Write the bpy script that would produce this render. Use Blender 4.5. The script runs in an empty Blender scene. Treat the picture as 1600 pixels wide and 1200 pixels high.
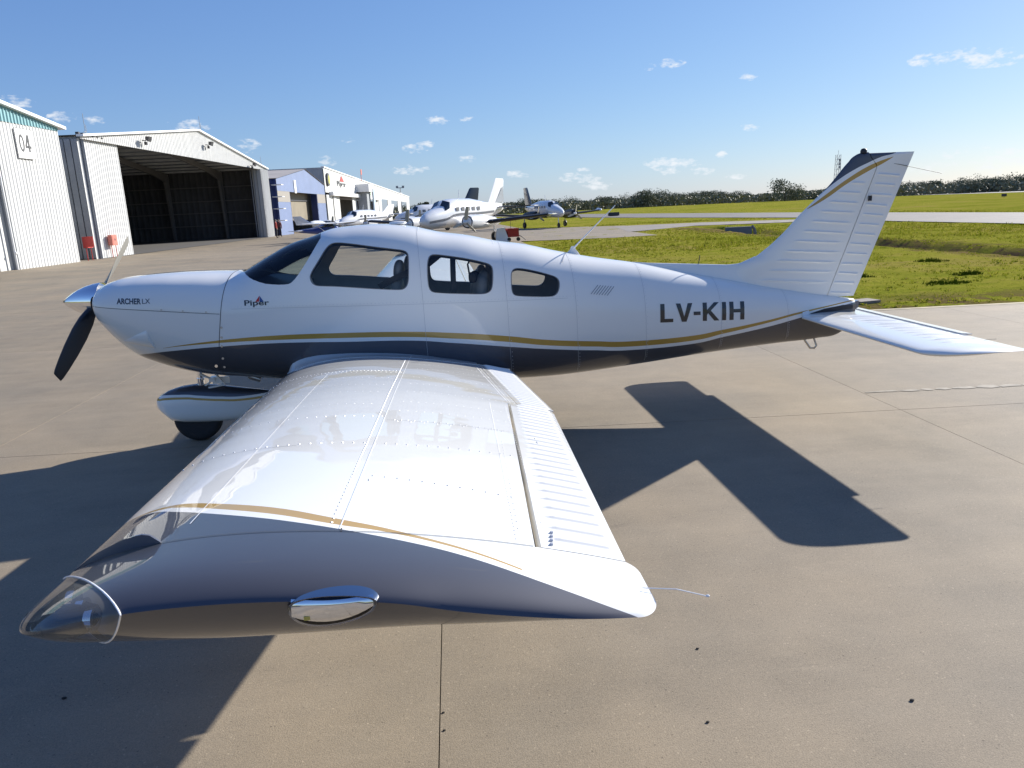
import bpy, bmesh, math, random
import numpy as np
from mathutils import Vector, Matrix, noise
from mathutils.geometry import delaunay_2d_cdt
random.seed(7)
SC=bpy.context.scene; COL=SC.collection; PI=math.pi
# ------------------------------------------------------------ camera
cam=bpy.data.objects.new('camera',bpy.data.cameras.new('camera')); COL.objects.link(cam)
CAM=Vector((3.2017,-6.5604,1.8841)); yaw,pitch,roll=0.0817685,0.2324475,-0.0452338
fw=Vector((math.sin(yaw)*math.cos(pitch),math.cos(yaw)*math.cos(pitch),-math.sin(pitch)))
rt0=Vector((math.cos(yaw),-math.sin(yaw),0)); up0=rt0.cross(fw)
rt=math.cos(roll)*rt0+math.sin(roll)*up0; up=-math.sin(roll)*rt0+math.cos(roll)*up0
cam.matrix_world=Matrix(((rt.x,up.x,-fw.x,CAM.x),(rt.y,up.y,-fw.y,CAM.y),(rt.z,up.z,-fw.z,CAM.z),(0,0,0,1)))
FPX=1164.66
cam.data.sensor_width=36; cam.data.lens=FPX/1600*36; cam.data.clip_end=9000; cam.data.clip_start=.02
SC.camera=cam
# ------------------------------------------------------------ world
SUN_AZ=math.radians(35.2); SUN_EL=math.radians(25.2)     # direction towards the sun, from +X
W=bpy.data.worlds.new('World'); SC.world=W; W.use_nodes=True
nt=W.node_tree; nt.nodes.clear()
def N(nt,t,**k):
    n=nt.nodes.new(t)
    for a,b in k.items(): setattr(n,a,b)
    return n
out=N(nt,'ShaderNodeOutputWorld'); bg=N(nt,'ShaderNodeBackground'); sky=N(nt,'ShaderNodeTexSky')
sky.sky_type='NISHITA'; sky.sun_disc=False; sky.sun_elevation=SUN_EL; sky.sun_rotation=PI/2-SUN_AZ
sky.air_density=1.0; sky.dust_density=0.3; sky.ozone_density=3.0; sky.altitude=0
SKY_K=.06; bg.inputs[1].default_value=SKY_K; EXPO=1.0
geo_n=N(nt,'ShaderNodeTexCoord')
def VM(nt,op,a,b=None):
    n=N(nt,'ShaderNodeVectorMath',operation=op)
    if isinstance(a,(tuple,Vector)): n.inputs[0].default_value=a
    else: nt.links.new(a,n.inputs[0])
    if b is not None:
        if isinstance(b,(tuple,Vector)): n.inputs[1].default_value=b
        else: nt.links.new(b,n.inputs[1])
    return n
def MT(nt,op,a,b=None,c=None,clamp=False):
    n=N(nt,'ShaderNodeMath',operation=op); n.use_clamp=clamp
    for i,q in enumerate((a,b,c)):
        if q is None: continue
        if isinstance(q,(int,float)): n.inputs[i].default_value=q
        else: nt.links.new(q,n.inputs[i])
    return n.outputs[0]
DIR=geo_n.outputs['Generated']
# small fair-weather clouds, each at its own direction: azimuth (deg from +Y towards +X), elevation, half width, half height
def px_dir(px,py):
    d=(px-800)/FPX*rt-(py-600)/FPX*up+fw; d.normalize(); return d
CLOUDS=[(1522,88,62,11),(1438,95,16,7),(1560,250,80,15),(1490,262,50,8),(1045,256,42,7),(1040,266,22,6),(1102,269,20,5),(903,279,34,6),(935,291,24,5),(640,265,25,6),(648,233,17,5),(680,188,20,5),(727,186,14,3),(732,249,17,4),
        (297,197,24,8),(383,228,22,8),(103,184,21,7),(22,160,26,9),(148,187,15,5),(510,253,15,6),(808,273,15,5),(1172,200,14,4),(1050,99,18,5),(1170,120,13,4),(1017,105,9,4),(262,195,7,4),(544,220,9,3),(1128,242,8,4),(913,264,10,3),(1150,276,16,3),(667,225,14,4),
        (-150,150,50,14),(1800,120,70,14),(-260,230,60,12),(1850,250,80,12),(900,-300,60,14),(300,-200,50,12)]
mask=None
nz=N(nt,'ShaderNodeTexNoise'); nz.inputs['Scale'].default_value=42; nz.inputs['Detail'].default_value=8; nz.inputs['Roughness'].default_value=.62
mp=VM(nt,'MULTIPLY',DIR,(1,1,2.2)); nt.links.new(mp.outputs[0],nz.inputs['Vector'])
nz2=N(nt,'ShaderNodeTexNoise'); nz2.inputs['Scale'].default_value=130; nz2.inputs['Detail'].default_value=5
nt.links.new(mp.outputs[0],nz2.inputs['Vector'])
for (x,y,w,h) in CLOUDS:
    d=px_dir(x,y); r=(px_dir(x+5,y)-d).normalized(); u=r.cross(d).normalized()
    cosf=d.dot(fw); sw=w/FPX*cosf*1.3; sh=h/FPX*cosf*1.6
    a=VM(nt,'DOT_PRODUCT',DIR,r/sw).outputs['Value']; a=MT(nt,'SUBTRACT',a,float(d.dot(r/sw)))
    b=VM(nt,'DOT_PRODUCT',DIR,u/sh).outputs['Value']
    q=MT(nt,'ADD',MT(nt,'MULTIPLY',a,a),MT(nt,'MULTIPLY',b,b))
    f=MT(nt,'GREATER_THAN',VM(nt,'DOT_PRODUCT',DIR,d).outputs['Value'],.5)
    m=MT(nt,'MULTIPLY',MT(nt,'SUBTRACT',1.0,q,clamp=True),f)
    mask=m if mask is None else MT(nt,'MAXIMUM',mask,m)
dens=MT(nt,'ADD',MT(nt,'MULTIPLY',MT(nt,'POWER',mask,.7),.62),MT(nt,'ADD',MT(nt,'MULTIPLY',MT(nt,'SUBTRACT',nz.outputs[0],.5),2.6),MT(nt,'MULTIPLY',MT(nt,'SUBTRACT',nz2.outputs[0],.5),1.3)))
cl=N(nt,'ShaderNodeMapRange'); cl.inputs[1].default_value=.34; cl.inputs[2].default_value=.95; nt.links.new(dens,cl.inputs[0])
cfac=MT(nt,'MULTIPLY',MT(nt,'MULTIPLY',cl.outputs[0],MT(nt,'GREATER_THAN',mask,0.0)),.78)
mix=N(nt,'ShaderNodeMix',data_type='RGBA'); nt.links.new(cfac,mix.inputs[0])
ssp=N(nt,'ShaderNodeSeparateColor'); cmb=N(nt,'ShaderNodeCombineColor'); nt.links.new(sky.outputs[0],ssp.inputs[0])
for i,(g_,k_) in enumerate(((.81,.770),(.74,.905),(.55,1.140))):      # film-like compression of the bright horizon
    nt.links.new(MT(nt,'MULTIPLY',MT(nt,'POWER',MT(nt,'MULTIPLY',ssp.outputs[i],.1),g_),k_*.90/(SKY_K*2**EXPO)),cmb.inputs[i])
nt.links.new(cmb.outputs[0],mix.inputs[6]); mix.inputs[7].default_value=(.93/(SKY_K*2**EXPO),.96/(SKY_K*2**EXPO),1.0/(SKY_K*2**EXPO),1)
nt.links.new(mix.outputs[2],bg.inputs[0]); nt.links.new(bg.outputs[0],out.inputs[0])
sun=bpy.data.objects.new('sun',bpy.data.lights.new('sun','SUN')); COL.objects.link(sun)
sun.data.energy=4.4; sun.data.angle=math.radians(.53); sun.data.color=(1,.95,.875)
sd=Vector((math.cos(SUN_EL)*math.cos(SUN_AZ),math.cos(SUN_EL)*math.sin(SUN_AZ),math.sin(SUN_EL)))
sun.rotation_euler=sd.to_track_quat('Z','Y').to_euler(); sun.location=(20,20,30)
vs=SC.view_settings; vs.view_transform='Standard'; vs.look='None'; vs.gamma=1; vs.exposure=EXPO; vs.use_curve_mapping=False
SC.cycles.max_bounces=10; SC.cycles.transparent_max_bounces=16; SC.cycles.sample_clamp_indirect=6; SC.cycles.use_denoising=True
# ------------------------------------------------------------ helpers
def material(name,col=(.8,.8,.8),rough=.5,metal=0,coat=0,spec=.5,noise_amt=0,noise_scale=8,bump=0,bump_scale=60,emit=None,world=False):
    m=bpy.data.materials.new(name); m.use_nodes=True; t=m.node_tree; b=t.nodes['Principled BSDF']
    b.inputs['Base Color'].default_value=(*col,1); b.inputs['Roughness'].default_value=rough; b.inputs['Metallic'].default_value=metal
    b.inputs['Specular IOR Level'].default_value=spec
    if coat: b.inputs['Coat Weight'].default_value=coat; b.inputs['Coat Roughness'].default_value=.03
    if noise_amt or bump:
        tc=N(t,'ShaderNodeTexCoord'); src=tc.outputs['Object']
        if world: src=N(t,'ShaderNodeNewGeometry').outputs['Position']
    if noise_amt:
        n=N(t,'ShaderNodeTexNoise'); n.inputs['Scale'].default_value=noise_scale; n.inputs['Detail'].default_value=6; t.links.new(src,n.inputs['Vector'])
        mr=N(t,'ShaderNodeMapRange'); mr.inputs[1].default_value=.3; mr.inputs[2].default_value=.7; mr.inputs[3].default_value=1-noise_amt; mr.inputs[4].default_value=1+noise_amt; t.links.new(n.outputs[0],mr.inputs[0])
        mx=VM(t,'SCALE',tuple(col)); t.links.new(mr.outputs[0],mx.inputs['Scale']); t.links.new(mx.outputs[0],b.inputs['Base Color'])
    if bump:
        n=N(t,'ShaderNodeTexNoise'); n.inputs['Scale'].default_value=bump_scale; n.inputs['Detail'].default_value=4; t.links.new(src,n.inputs['Vector'])
        bp=N(t,'ShaderNodeBump'); bp.inputs['Strength'].default_value=bump; bp.inputs['Distance'].default_value=.02; t.links.new(n.outputs[0],bp.inputs['Height']); t.links.new(bp.outputs[0],b.inputs['Normal'])
    if emit: b.inputs['Emission Color'].default_value=(*emit[0],1); b.inputs['Emission Strength'].default_value=emit[1]
    return m
class MB:
    def __init__(s): s.v=[]; s.f=[]
    def add(s,vs,fs):
        o=len(s.v); s.v+= [tuple(map(float,p)) for p in vs]; s.f+=[tuple(i+o for i in f) for f in fs]; return s
    def box(s,c,d,rz=0,bev=0):
        x,y,z=[q/2 for q in d]; cr,sr=math.cos(rz),math.sin(rz)
        vs=[]
        for k in ((-1,-1,-1),(1,-1,-1),(1,1,-1),(-1,1,-1),(-1,-1,1),(1,-1,1),(1,1,1),(-1,1,1)):
            a,b=k[0]*x,k[1]*y; vs.append((c[0]+a*cr-b*sr,c[1]+a*sr+b*cr,c[2]+k[2]*z))
        return s.add(vs,[(0,3,2,1),(4,5,6,7),(0,1,5,4),(1,2,6,5),(2,3,7,6),(3,0,4,7)])
    def loft(s,rings,caps=True,closed=True):
        n=len(rings[0]); vs=[p for r in rings for p in r]; fs=[]
        for i in range(len(rings)-1):
            for j in range(n if closed else n-1):
                k=(j+1)%n; fs.append((i*n+j,i*n+k,(i+1)*n+k,(i+1)*n+j))
        if caps: fs.append(tuple(range(n))[::-1]); fs.append(tuple((len(rings)-1)*n+j for j in range(n)))
        return s.add(vs,fs)
    def tube(s,pts,r,n=8,caps=True):
        pts=[Vector(p) for p in pts]; rs=r if isinstance(r,(list,tuple)) else [r]*len(pts); rings=[]; prev=None
        for i,p in enumerate(pts):
            t=(pts[min(i+1,len(pts)-1)]-pts[max(i-1,0)]).normalized()
            a=prev if prev is not None else (Vector((0,0,1)) if abs(t.z)<.9 else Vector((1,0,0)))
            a=(a-t*a.dot(t)).normalized(); prev=a; b=t.cross(a)
            rings.append([p+rs[i]*(math.cos(2*PI*k/n)*a+math.sin(2*PI*k/n)*b) for k in range(n)])
        return s.loft(rings,caps)
    def prism(s,poly,h,axis='z',base=0):
        "poly of 2D points extruded"
        f={'z':lambda p,q:(p[0],p[1],q),'y':lambda p,q:(p[0],q,p[1]),'x':lambda p,q:(q,p[0],p[1])}[axis]
        n=len(poly); vs=[f(p,base) for p in poly]+[f(p,base+h) for p in poly]
        return s.add(vs,[tuple(range(n))[::-1],tuple(range(n,2*n))]+[(i,(i+1)%n,n+(i+1)%n,n+i) for i in range(n)])
    def lathe(s,prof,axis_o,axis='x',n=24):
        rings=[]
        for (t,r) in prof:
            ring=[]
            for k in range(n):
                a=2*PI*k/n; c_,s_=r*math.cos(a),r*math.sin(a)
                ring.append({'x':(axis_o[0]+t,axis_o[1]+c_,axis_o[2]+s_),'y':(axis_o[0]+c_,axis_o[1]+t,axis_o[2]+s_),'z':(axis_o[0]+c_,axis_o[1]+s_,axis_o[2]+t)}[axis])
            rings.append(ring)
        return s.loft(rings)
    def grid(s,P,closed=False):
        P=np.asarray(P); a,b=P.shape[:2]
        fs=[(i*b+j,i*b+j+1,(i+1)*b+j+1,(i+1)*b+j) for i in range(a-1) for j in range(b-1)]
        return s.add(P.reshape(-1,3),fs)
    def mesh(s,name,smooth=None,fix=True):
        me=bpy.data.meshes.new(name); me.from_pydata(s.v,[],s.f)
        if fix:
            bm=bmesh.new(); bm.from_mesh(me); bmesh.ops.recalc_face_normals(bm,faces=bm.faces); bm.to_mesh(me); bm.free()
        if smooth is not None:
            me.shade_smooth()
            if smooth<180: me.set_sharp_from_angle(angle=math.radians(smooth))
        me.update(); return me
def obj(name,mb,m,parent=None,smooth=None,loc=None,fix=True,kind=None,label=None):
    me=mb.mesh(name,smooth,fix) if isinstance(mb,MB) else mb
    if m is not None and not me.materials:
        for q in (m if isinstance(m,(list,tuple)) else [m]): me.materials.append(q)
    o=bpy.data.objects.new(name,me); COL.objects.link(o)
    if parent: o.parent=parent
    if parent and 'org' in parent.keys(): o.location=-Vector(parent['org'])
    if loc is not None: o.location=loc
    if kind: o['kind']=kind
    if label: o['label']=label
    return o
def tag(o,label,cat,group=None):
    o['label']=label; o['category']=cat
    if group: o['group']=group
    return o
def thing(name,label,cat,loc=(0,0,0),rz=0,group=None,org=False):
    o=bpy.data.objects.new(name,None); COL.objects.link(o); o.location=loc; o.rotation_euler=(0,0,rz); o.empty_display_size=.2
    if org: o['org']=tuple(loc)          # parts are modelled in place: shift them back by the empty's own location
    return tag(o,label,cat,group)
def struct(name,mb,m,parent=None,smooth=None,**k):
    o=obj(name,mb,m,parent,smooth,**k)
    if parent is None: o['kind']='structure'
    return o
def copy_thing(root,loc,rz,label,group=None,scale=None):
    r=root.copy(); COL.objects.link(r); r.location=loc; r.rotation_euler=(0,0,rz); r['label']=label
    if group: r['group']=group
    if scale: r.scale=scale
    for ch in list(root.children):
        c=ch.copy(); COL.objects.link(c); c.parent=r
        for g in list(ch.children):
            d=g.copy(); COL.objects.link(d); d.parent=c
    return r
def text_mesh(txt,bold=0.0,extrude=0.0,spacing=1.0,shear=0):
    cu=bpy.data.curves.new('lettering','FONT'); cu.body=txt; cu.size=1; cu.offset=bold; cu.extrude=extrude; cu.space_character=spacing; cu.shear=shear
    o=bpy.data.objects.new('tmp',cu); COL.objects.link(o); dg=bpy.context.evaluated_depsgraph_get(); dg.update()
    me=bpy.data.meshes.new_from_object(o.evaluated_get(dg)); COL.objects.unlink(o); bpy.data.objects.remove(o); 
    v=np.array([tuple(q.co) for q in me.vertices]); fs=[tuple(p.vertices) for p in me.polygons]; bpy.data.meshes.remove(me)
    return v,fs
def interp_smooth(xs, ys):
    """monotone-ish cubic (Catmull-Rom tangents) through points, vectorised"""
    xs=np.array(xs,float); ys=np.array(ys,float)
    d=np.diff(ys)/np.diff(xs); m=np.empty_like(xs)
    m[0]=d[0]; m[-1]=d[-1]
    h=np.diff(xs)
    m[1:-1]=(d[:-1]*h[1:]+d[1:]*h[:-1])/(h[1:]+h[:-1])
    for i in range(len(d)):
        if d[i]==0: m[i]=m[i+1]=0
    def f(x):
        x=np.clip(np.asarray(x,float),xs[0],xs[-1])
        i=np.clip(np.searchsorted(xs,x,side='right')-1,0,len(xs)-2)
        t=(x-xs[i])/h[i]
        return ((2*t**3-3*t**2+1)*ys[i]+(t**3-2*t**2+t)*h[i]*m[i]+(-2*t**3+3*t**2)*ys[i+1]+(t**3-t**2)*h[i]*m[i+1])
    return f
# ---- fuselage ----
X0,X1=0.345,6.93
F_TOP=interp_smooth([.345,.365,.41,.49,.70,.95,1.2,1.45,1.53,1.62,1.73,1.93,2.12,2.25,2.45,2.71,2.93,3.17,3.41,3.65,3.90,4.15,4.47,4.9,5.3,5.59,5.88,6.28,6.64,6.93],
                    [1.36,1.395,1.42,1.445,1.470,1.480,1.478,1.470,1.471,1.515,1.576,1.672,1.727,1.770,1.793,1.795,1.769,1.710,1.67,1.612,1.57,1.506,1.435,1.357,1.262,1.20,1.135,1.05,.98,.928])
F_BOT=interp_smooth([.345,.365,.41,.50,.60,.77,.94,1.15,1.48,1.95,2.6,3.2,3.8,4.1,4.84,5.55,6.23,6.6,6.8,6.93],
                    [1.13,1.07,1.0,.885,.80,.72,.662,.615,.582,.535,.49,.45,.42,.415,.455,.515,.56,.58,.61,.70])
F_W=interp_smooth([.345,.365,.41,.5,.65,.9,1.4,1.9,2.5,3.2,3.7,4.2,5.,6.,6.6,6.93],
                  [.26,.305,.345,.385,.42,.455,.505,.53,.548,.548,.52,.462,.35,.205,.115,.05])
F_MID=interp_smooth([.345,.8,1.4,2.2,3.2,4.2,5.5,6.93],[1.26,1.20,1.12,1.08,1.02,.95,.88,.86])
F_NU=interp_smooth([.345,1.0,1.5,2.2,3.4,4.5,6.93],[2.0,2.7,2.7,2.55,2.5,2.3,2.0])
F_NL=interp_smooth([.345,1.0,1.8,3.4,4.5,6.93],[2.0,2.6,3.6,3.6,2.8,2.2])
def fus(x,th):
    """surface point; th 0=top, pi=bottom; near side is y<0"""
    x=np.asarray(x,float); th=np.asarray(th,float)
    zt,zb,w,zm=F_TOP(x),F_BOT(x),F_W(x),F_MID(x)
    s,c=np.sin(th),np.cos(th)
    n=np.where(c>=0,F_NU(x),F_NL(x))
    ys=np.sign(s)*np.abs(s)**(2/n); zs=np.sign(c)*np.abs(c)**(2/n)
    y=-w*ys
    z=zm+np.where(zs>=0,(zt-zm)*zs,(zm-zb)*zs)
    return np.stack([x+0*z,y+0*x,z],-1)
def side_y(x,z):
    zt,zb,w,zm=F_TOP(x),F_BOT(x),F_W(x),F_MID(x)
    r=np.where(z>=zm,(z-zm)/(zt-zm),(zm-z)/(zm-zb)); n=np.where(z>=zm,F_NU(x),F_NL(x))
    r=np.clip(r,0,.9999)
    return -w*(1-r**n)**(1/n)
def side_th(x,z):
    zt,zb,w,zm=F_TOP(x),F_BOT(x),F_W(x),F_MID(x)
    r=np.where(z>=zm,(z-zm)/(zt-zm),(zm-z)/(zm-zb)); n=np.where(z>=zm,F_NU(x),F_NL(x))
    c=np.clip(r,0,1)**(n/2)
    return np.where(z>=zm,np.arccos(c),np.pi-np.arccos(c))
# ---- wing (left, y<0) ----
TAN=np.tan(np.radians(7.0))
def w_le(a):  # a=|y|
    a=np.asarray(a,float); return 1.935+np.maximum(a-1.0,0)*.1105
def w_te(a):
    a=np.asarray(a,float); return np.where(a<3.05,3.69,3.69-(a-3.05)*.0700)
def w_z(a): return 1.1715+(np.asarray(a,float)-5.386)*TAN
def af_up(u):
    u=np.clip(u,0,1); yt=.75*(.2969*np.sqrt(u)-.126*u-.3516*u**2+.2843*u**3-.1036*u**4)
    return yt+.088*u*(1-u)
def af_lo(u):
    u=np.clip(u,0,1); yt=.75*(.2969*np.sqrt(u)-.126*u-.3516*u**2+.2843*u**3-.1036*u**4)
    return -yt*.82+.070*u*(1-u)
def wing(a,u,top=True):
    a=np.asarray(a,float);u=np.asarray(u,float)
    le,te=w_le(a),w_te(a); c=te-le
    z=w_z(a)+(1-u)*.030*c+(af_up(u) if top else af_lo(u))*c
    return np.stack([le+u*c+0*z,-a+0*z,z],-1)
def wing_zx(x,a):
    le,te=w_le(a),w_te(a); u=(x-le)/(te-le)
    return w_z(a)+(1-u)*.030*(te-le)+af_up(u)*(te-le),u
# ============================================================ SETTING
GROT=math.atan(.0604)
def ramp(t,src,stops):
    r=N(t,'ShaderNodeValToRGB'); t.links.new(src,r.inputs[0]); e=r.color_ramp.elements
    e[0].position,e[0].color=stops[0][0],(*stops[0][1],1); e[1].position,e[1].color=stops[-1][0],(*stops[-1][1],1)
    for p,c in stops[1:-1]: q=e.new(p); q.color=(*c,1)
    return r.outputs[0]
def tex(t,src,scale,detail=6,rough=.55,vscale=None):
    n=N(t,'ShaderNodeTexNoise'); n.inputs['Scale'].default_value=scale; n.inputs['Detail'].default_value=detail; n.inputs['Roughness'].default_value=rough
    if vscale: src=VM(t,'MULTIPLY',src,vscale).outputs[0]
    t.links.new(src,n.inputs['Vector']); return n.outputs[0]
def concrete(name,base,grain=.35):
    m=bpy.data.materials.new(name); m.use_nodes=True; t=m.node_tree; b=t.nodes['Principled BSDF']
    P=N(t,'ShaderNodeNewGeometry').outputs['Position']
    big=tex(t,P,.55,5,.6); mid=tex(t,P,3.2,6,.65); streak=tex(t,P,1.1,5,.6,(.35,3.0,1)); fine=tex(t,P,170,2,.8); fine2=tex(t,P,60,3,.75); pale=tex(t,P,.9,7,.7,(1,.6,1))
    v=MT(t,'ADD',MT(t,'MULTIPLY',MT(t,'SUBTRACT',big,.5),.55),MT(t,'MULTIPLY',MT(t,'SUBTRACT',mid,.5),.38))
    v=MT(t,'ADD',v,MT(t,'MULTIPLY',MT(t,'SUBTRACT',streak,.5),.34))
    v=MT(t,'ADD',v,MT(t,'ADD',MT(t,'MULTIPLY',MT(t,'SUBTRACT',fine,.5),grain*3.4),MT(t,'MULTIPLY',MT(t,'SUBTRACT',fine2,.5),grain*1.5)))
    oi=N(t,'ShaderNodeObjectInfo').outputs['Random']
    v=MT(t,'ADD',v,MT(t,'ADD',.94,MT(t,'MULTIPLY',oi,.12)))
    stain=MT(t,'MULTIPLY',MT(t,'SUBTRACT',tex(t,P,.42,9,.72),.56,clamp=True),-1.3); v=MT(t,'ADD',v,stain)
    scuff=MT(t,'MULTIPLY',MT(t,'SUBTRACT',tex(t,P,1.9,10,.78,(.5,1.4,1)),.60,clamp=True),1.6); v=MT(t,'ADD',v,scuff)
    vo=N(t,'ShaderNodeTexVoronoi'); vo.inputs['Scale'].default_value=75; t.links.new(P,vo.inputs['Vector'])
    sp_=N(t,'ShaderNodeSeparateColor'); t.links.new(vo.outputs['Color'],sp_.inputs[0])
    fleck=MT(t,'MULTIPLY',MT(t,'GREATER_THAN',sp_.outputs[0],.955),MT(t,'LESS_THAN',vo.outputs['Distance'],.32))
    darkf=MT(t,'MULTIPLY',MT(t,'GREATER_THAN',sp_.outputs[1],.975),MT(t,'LESS_THAN',vo.outputs['Distance'],.30))
    v=MT(t,'ADD',v,MT(t,'MULTIPLY',fleck,.35)); v=MT(t,'SUBTRACT',v,MT(t,'MULTIPLY',darkf,.35))
    c=ramp(t,big,[(.3,tuple(q*f for q,f in zip(base,(.94,.96,1.0)))),(.7,tuple(q*f for q,f in zip(base,(1.05,1.01,.96))))])
    s=VM(t,'SCALE',c); t.links.new(v,s.inputs['Scale']); t.links.new(s.outputs[0],b.inputs['Base Color'])
    b.inputs['Roughness'].default_value=.82; b.inputs['Specular IOR Level'].default_value=.35
    bp=N(t,'ShaderNodeBump'); bp.inputs['Strength'].default_value=.35; bp.inputs['Distance'].default_value=.004
    t.links.new(MT(t,'ADD',fine,MT(t,'MULTIPLY',mid,.4)),bp.inputs['Height']); t.links.new(bp.outputs[0],b.inputs['Normal'])
    return m
M_CONC=concrete('apron_concrete',(.243,.203,.147)); M_ROAD=concrete('taxiway_concrete',(.23,.205,.175),.15); M_ASPH=concrete('taxiway_asphalt',(.155,.145,.135),.15); M_STRIP=concrete('runway_concrete',(.27,.26,.215),.1)
M_JOINT=material('joint_filler',(.022,.020,.018),.9); M_LINEW=material('worn_white_line',(.27,.235,.18),.8,noise_amt=.35,noise_scale=9,world=True); M_LINEY=material('worn_yellow_edge',(.33,.27,.15),.8,noise_amt=.3,noise_scale=5,world=True)
def grass_mat(name):
    m=bpy.data.materials.new(name); m.use_nodes=True; t=m.node_tree; b=t.nodes['Principled BSDF']
    P=N(t,'ShaderNodeNewGeometry').outputs['Position']
    a=tex(t,P,.13,6,.65); c_=tex(t,P,1.3,6,.7,(.6,1,1)); f=tex(t,P,14,4,.75); 
    v=MT(t,'ADD',MT(t,'MULTIPLY',a,.55),MT(t,'ADD',MT(t,'MULTIPLY',c_,.35),MT(t,'MULTIPLY',f,.22)))
    c=ramp(t,v,[(.40,(.10,.118,.014)),(.50,(.185,.200,.024)),(.57,(.245,.240,.034)),(.64,(.275,.235,.055)),(.74,(.25,.185,.085))])
    sp_=N(t,'ShaderNodeSeparateXYZ'); t.links.new(P,sp_.inputs[0])
    wob=MT(t,'MULTIPLY',MT(t,'SUBTRACT',tex(t,P,.45,5,.6),.5),5.0)
    d=MT(t,'ADD',MT(t,'ABSOLUTE',MT(t,'SUBTRACT',sp_.outputs[0],20.1)),wob)
    yy_=MT(t,'MULTIPLY',MT(t,'GREATER_THAN',sp_.outputs[1],11.0),MT(t,'LESS_THAN',MT(t,'ADD',sp_.outputs[1],wob),45.0))
    so=MT(t,'MULTIPLY',MT(t,'SUBTRACT',1.9,d,clamp=True),yy_)
    so=MT(t,'MULTIPLY',so,ramp(t,tex(t,P,2.2,5,.7),[(.35,(.2,.2,.2)),(.6,(1,1,1))]))
    bare=MT(t,'MULTIPLY',MT(t,'SUBTRACT',1.0,MT(t,'ABSOLUTE',MT(t,'DIVIDE',MT(t,'SUBTRACT',MT(t,'ADD',sp_.outputs[1],MT(t,'MULTIPLY',wob,.35)),5.6),1.3)),clamp=True),MT(t,'GREATER_THAN',tex(t,P,.8,5,.7),.46))
    so=MT(t,'MAXIMUM',so,MT(t,'MULTIPLY',bare,.8))
    mx=N(t,'ShaderNodeMix',data_type='RGBA'); t.links.new(so,mx.inputs[0]); t.links.new(c,mx.inputs[6]); mx.inputs[7].default_value=(.13,.085,.05,1); c=mx.outputs[2]
    t.links.new(c,b.inputs['Base Color']); b.inputs['Roughness'].default_value=1; b.inputs['Specular IOR Level'].default_value=0
    bp=N(t,'ShaderNodeBump'); bp.inputs['Strength'].default_value=.9; bp.inputs['Distance'].default_value=.12; t.links.new(MT(t,'ADD',c_,MT(t,'MULTIPLY',f,.5)),bp.inputs['Height']); t.links.new(bp.outputs[0],b.inputs['Normal'])
    return m
M_GRASS=grass_mat('grass_field'); M_SOIL=material('bare_soil',(.085,.058,.036),.95,noise_amt=.4,noise_scale=1.6,bump=.8,bump_scale=6,world=True)
# far ground: one sheet to the horizon
mb=MB(); mb.add([(-3000,-300,-.55),(4000,-300,-.55),(4000,5000,-.55),(-3000,5000,-.55)],[(0,1,2,3)]); struct('ground',mb,M_GRASS)
EDG=lambda x:5.365-.055*(x-3.1)
# near grass terrain with a ditch
def ditch(x,y):
    cx=19.9-.25*math.sin(y*.13)+ (0.9 if y>33 else 0)*min(1,(y-33)/6) if y>33 else 19.9-.25*math.sin(y*.13)
    s=1 if 12<y<46 else 0
    w=1.0+.25*math.sin(y*.4); d=abs(x-cx)
    return -.42*max(0,1-(d/w)**2)*s*min(1,(y-12)/2,(46-y)/2) if s else 0
gx=np.concatenate([np.arange(7.17,32,.33),np.arange(32,48,1.6),np.arange(48,420,12)]); gy=np.concatenate([np.arange(4.83,62,.33),np.arange(62,140,3),np.arange(140,420,14)])
def paved(x,y):
    if y<4.9: return True
    return False
V=[];
for x in gx:
    row=[]
    for y in gy:
        n=noise.noise(Vector((x*.5,y*.5,0)))*.035+noise.noise(Vector((x*1.7,y*1.7,3)))*.03
        k=min(1,(y-4.83)/1.5)*min(1,max(0,(x-7.17)/1.5)); yo=(EDG(x)-4.86)*max(0,1-(y-4.83)/12) if x<36 else (EDG(36)-4.86)*max(0,1-(y-4.83)/12)
        row.append((x+.012*y,y+yo,-.045+n*k*.9+ditch(x,y)+(.02*k)))
    V.append(row)
mb=MB(); mb.grid(V); struct('grass_terrain',mb,M_GRASS,smooth=180,fix=False)
# the apron: cast slabs (4 m x 5.7 m) with sealed joints, one object per slab
ap=bpy.data.objects.new('apron',None); COL.objects.link(ap); ap['kind']='structure'
EDG=lambda x:5.365-.055*(x-3.1)
mb=MB(); P=[(-21,-40,-.005),(34.5,-40,-.005),(34.5,3.6,-.005),(7.25,5.05,-.005),(7.4,36.1,-.007),(-17.5,36.1,-.007)]; mb.add(P,[tuple(range(6))]); obj('joint_filler',mb,M_JOINT,ap)
b_=MB(); g_=.0036; q_=[(-2+g_,-2.85+g_),(2-g_,-2.85+g_),(2-g_,2.85-g_),(-2+g_,2.85-g_)]; sh=[(x+.012*y,y-.055*x) for x,y in q_]
b_.loft([[(x,y,-.12) for x,y in sh],[(x,y,0) for x,y in sh]]); slab=b_.mesh('concrete_slab'); slab.materials.append(M_CONC)
for k in range(-6,8):
    for j in range(-3,7):
        xm=3.12+4*k+2; ym=-.335+.11+5.7*j+2.85-.055*(xm-3.1); xm+=.012*ym
        if xm>7.6 and j>=1: continue
        if xm<-19 and ym>20: continue
        o=bpy.data.objects.new('concrete_slab',slab); COL.objects.link(o); o.parent=ap; o.location=(xm,ym-.11,0)
mb=MB()
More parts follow.
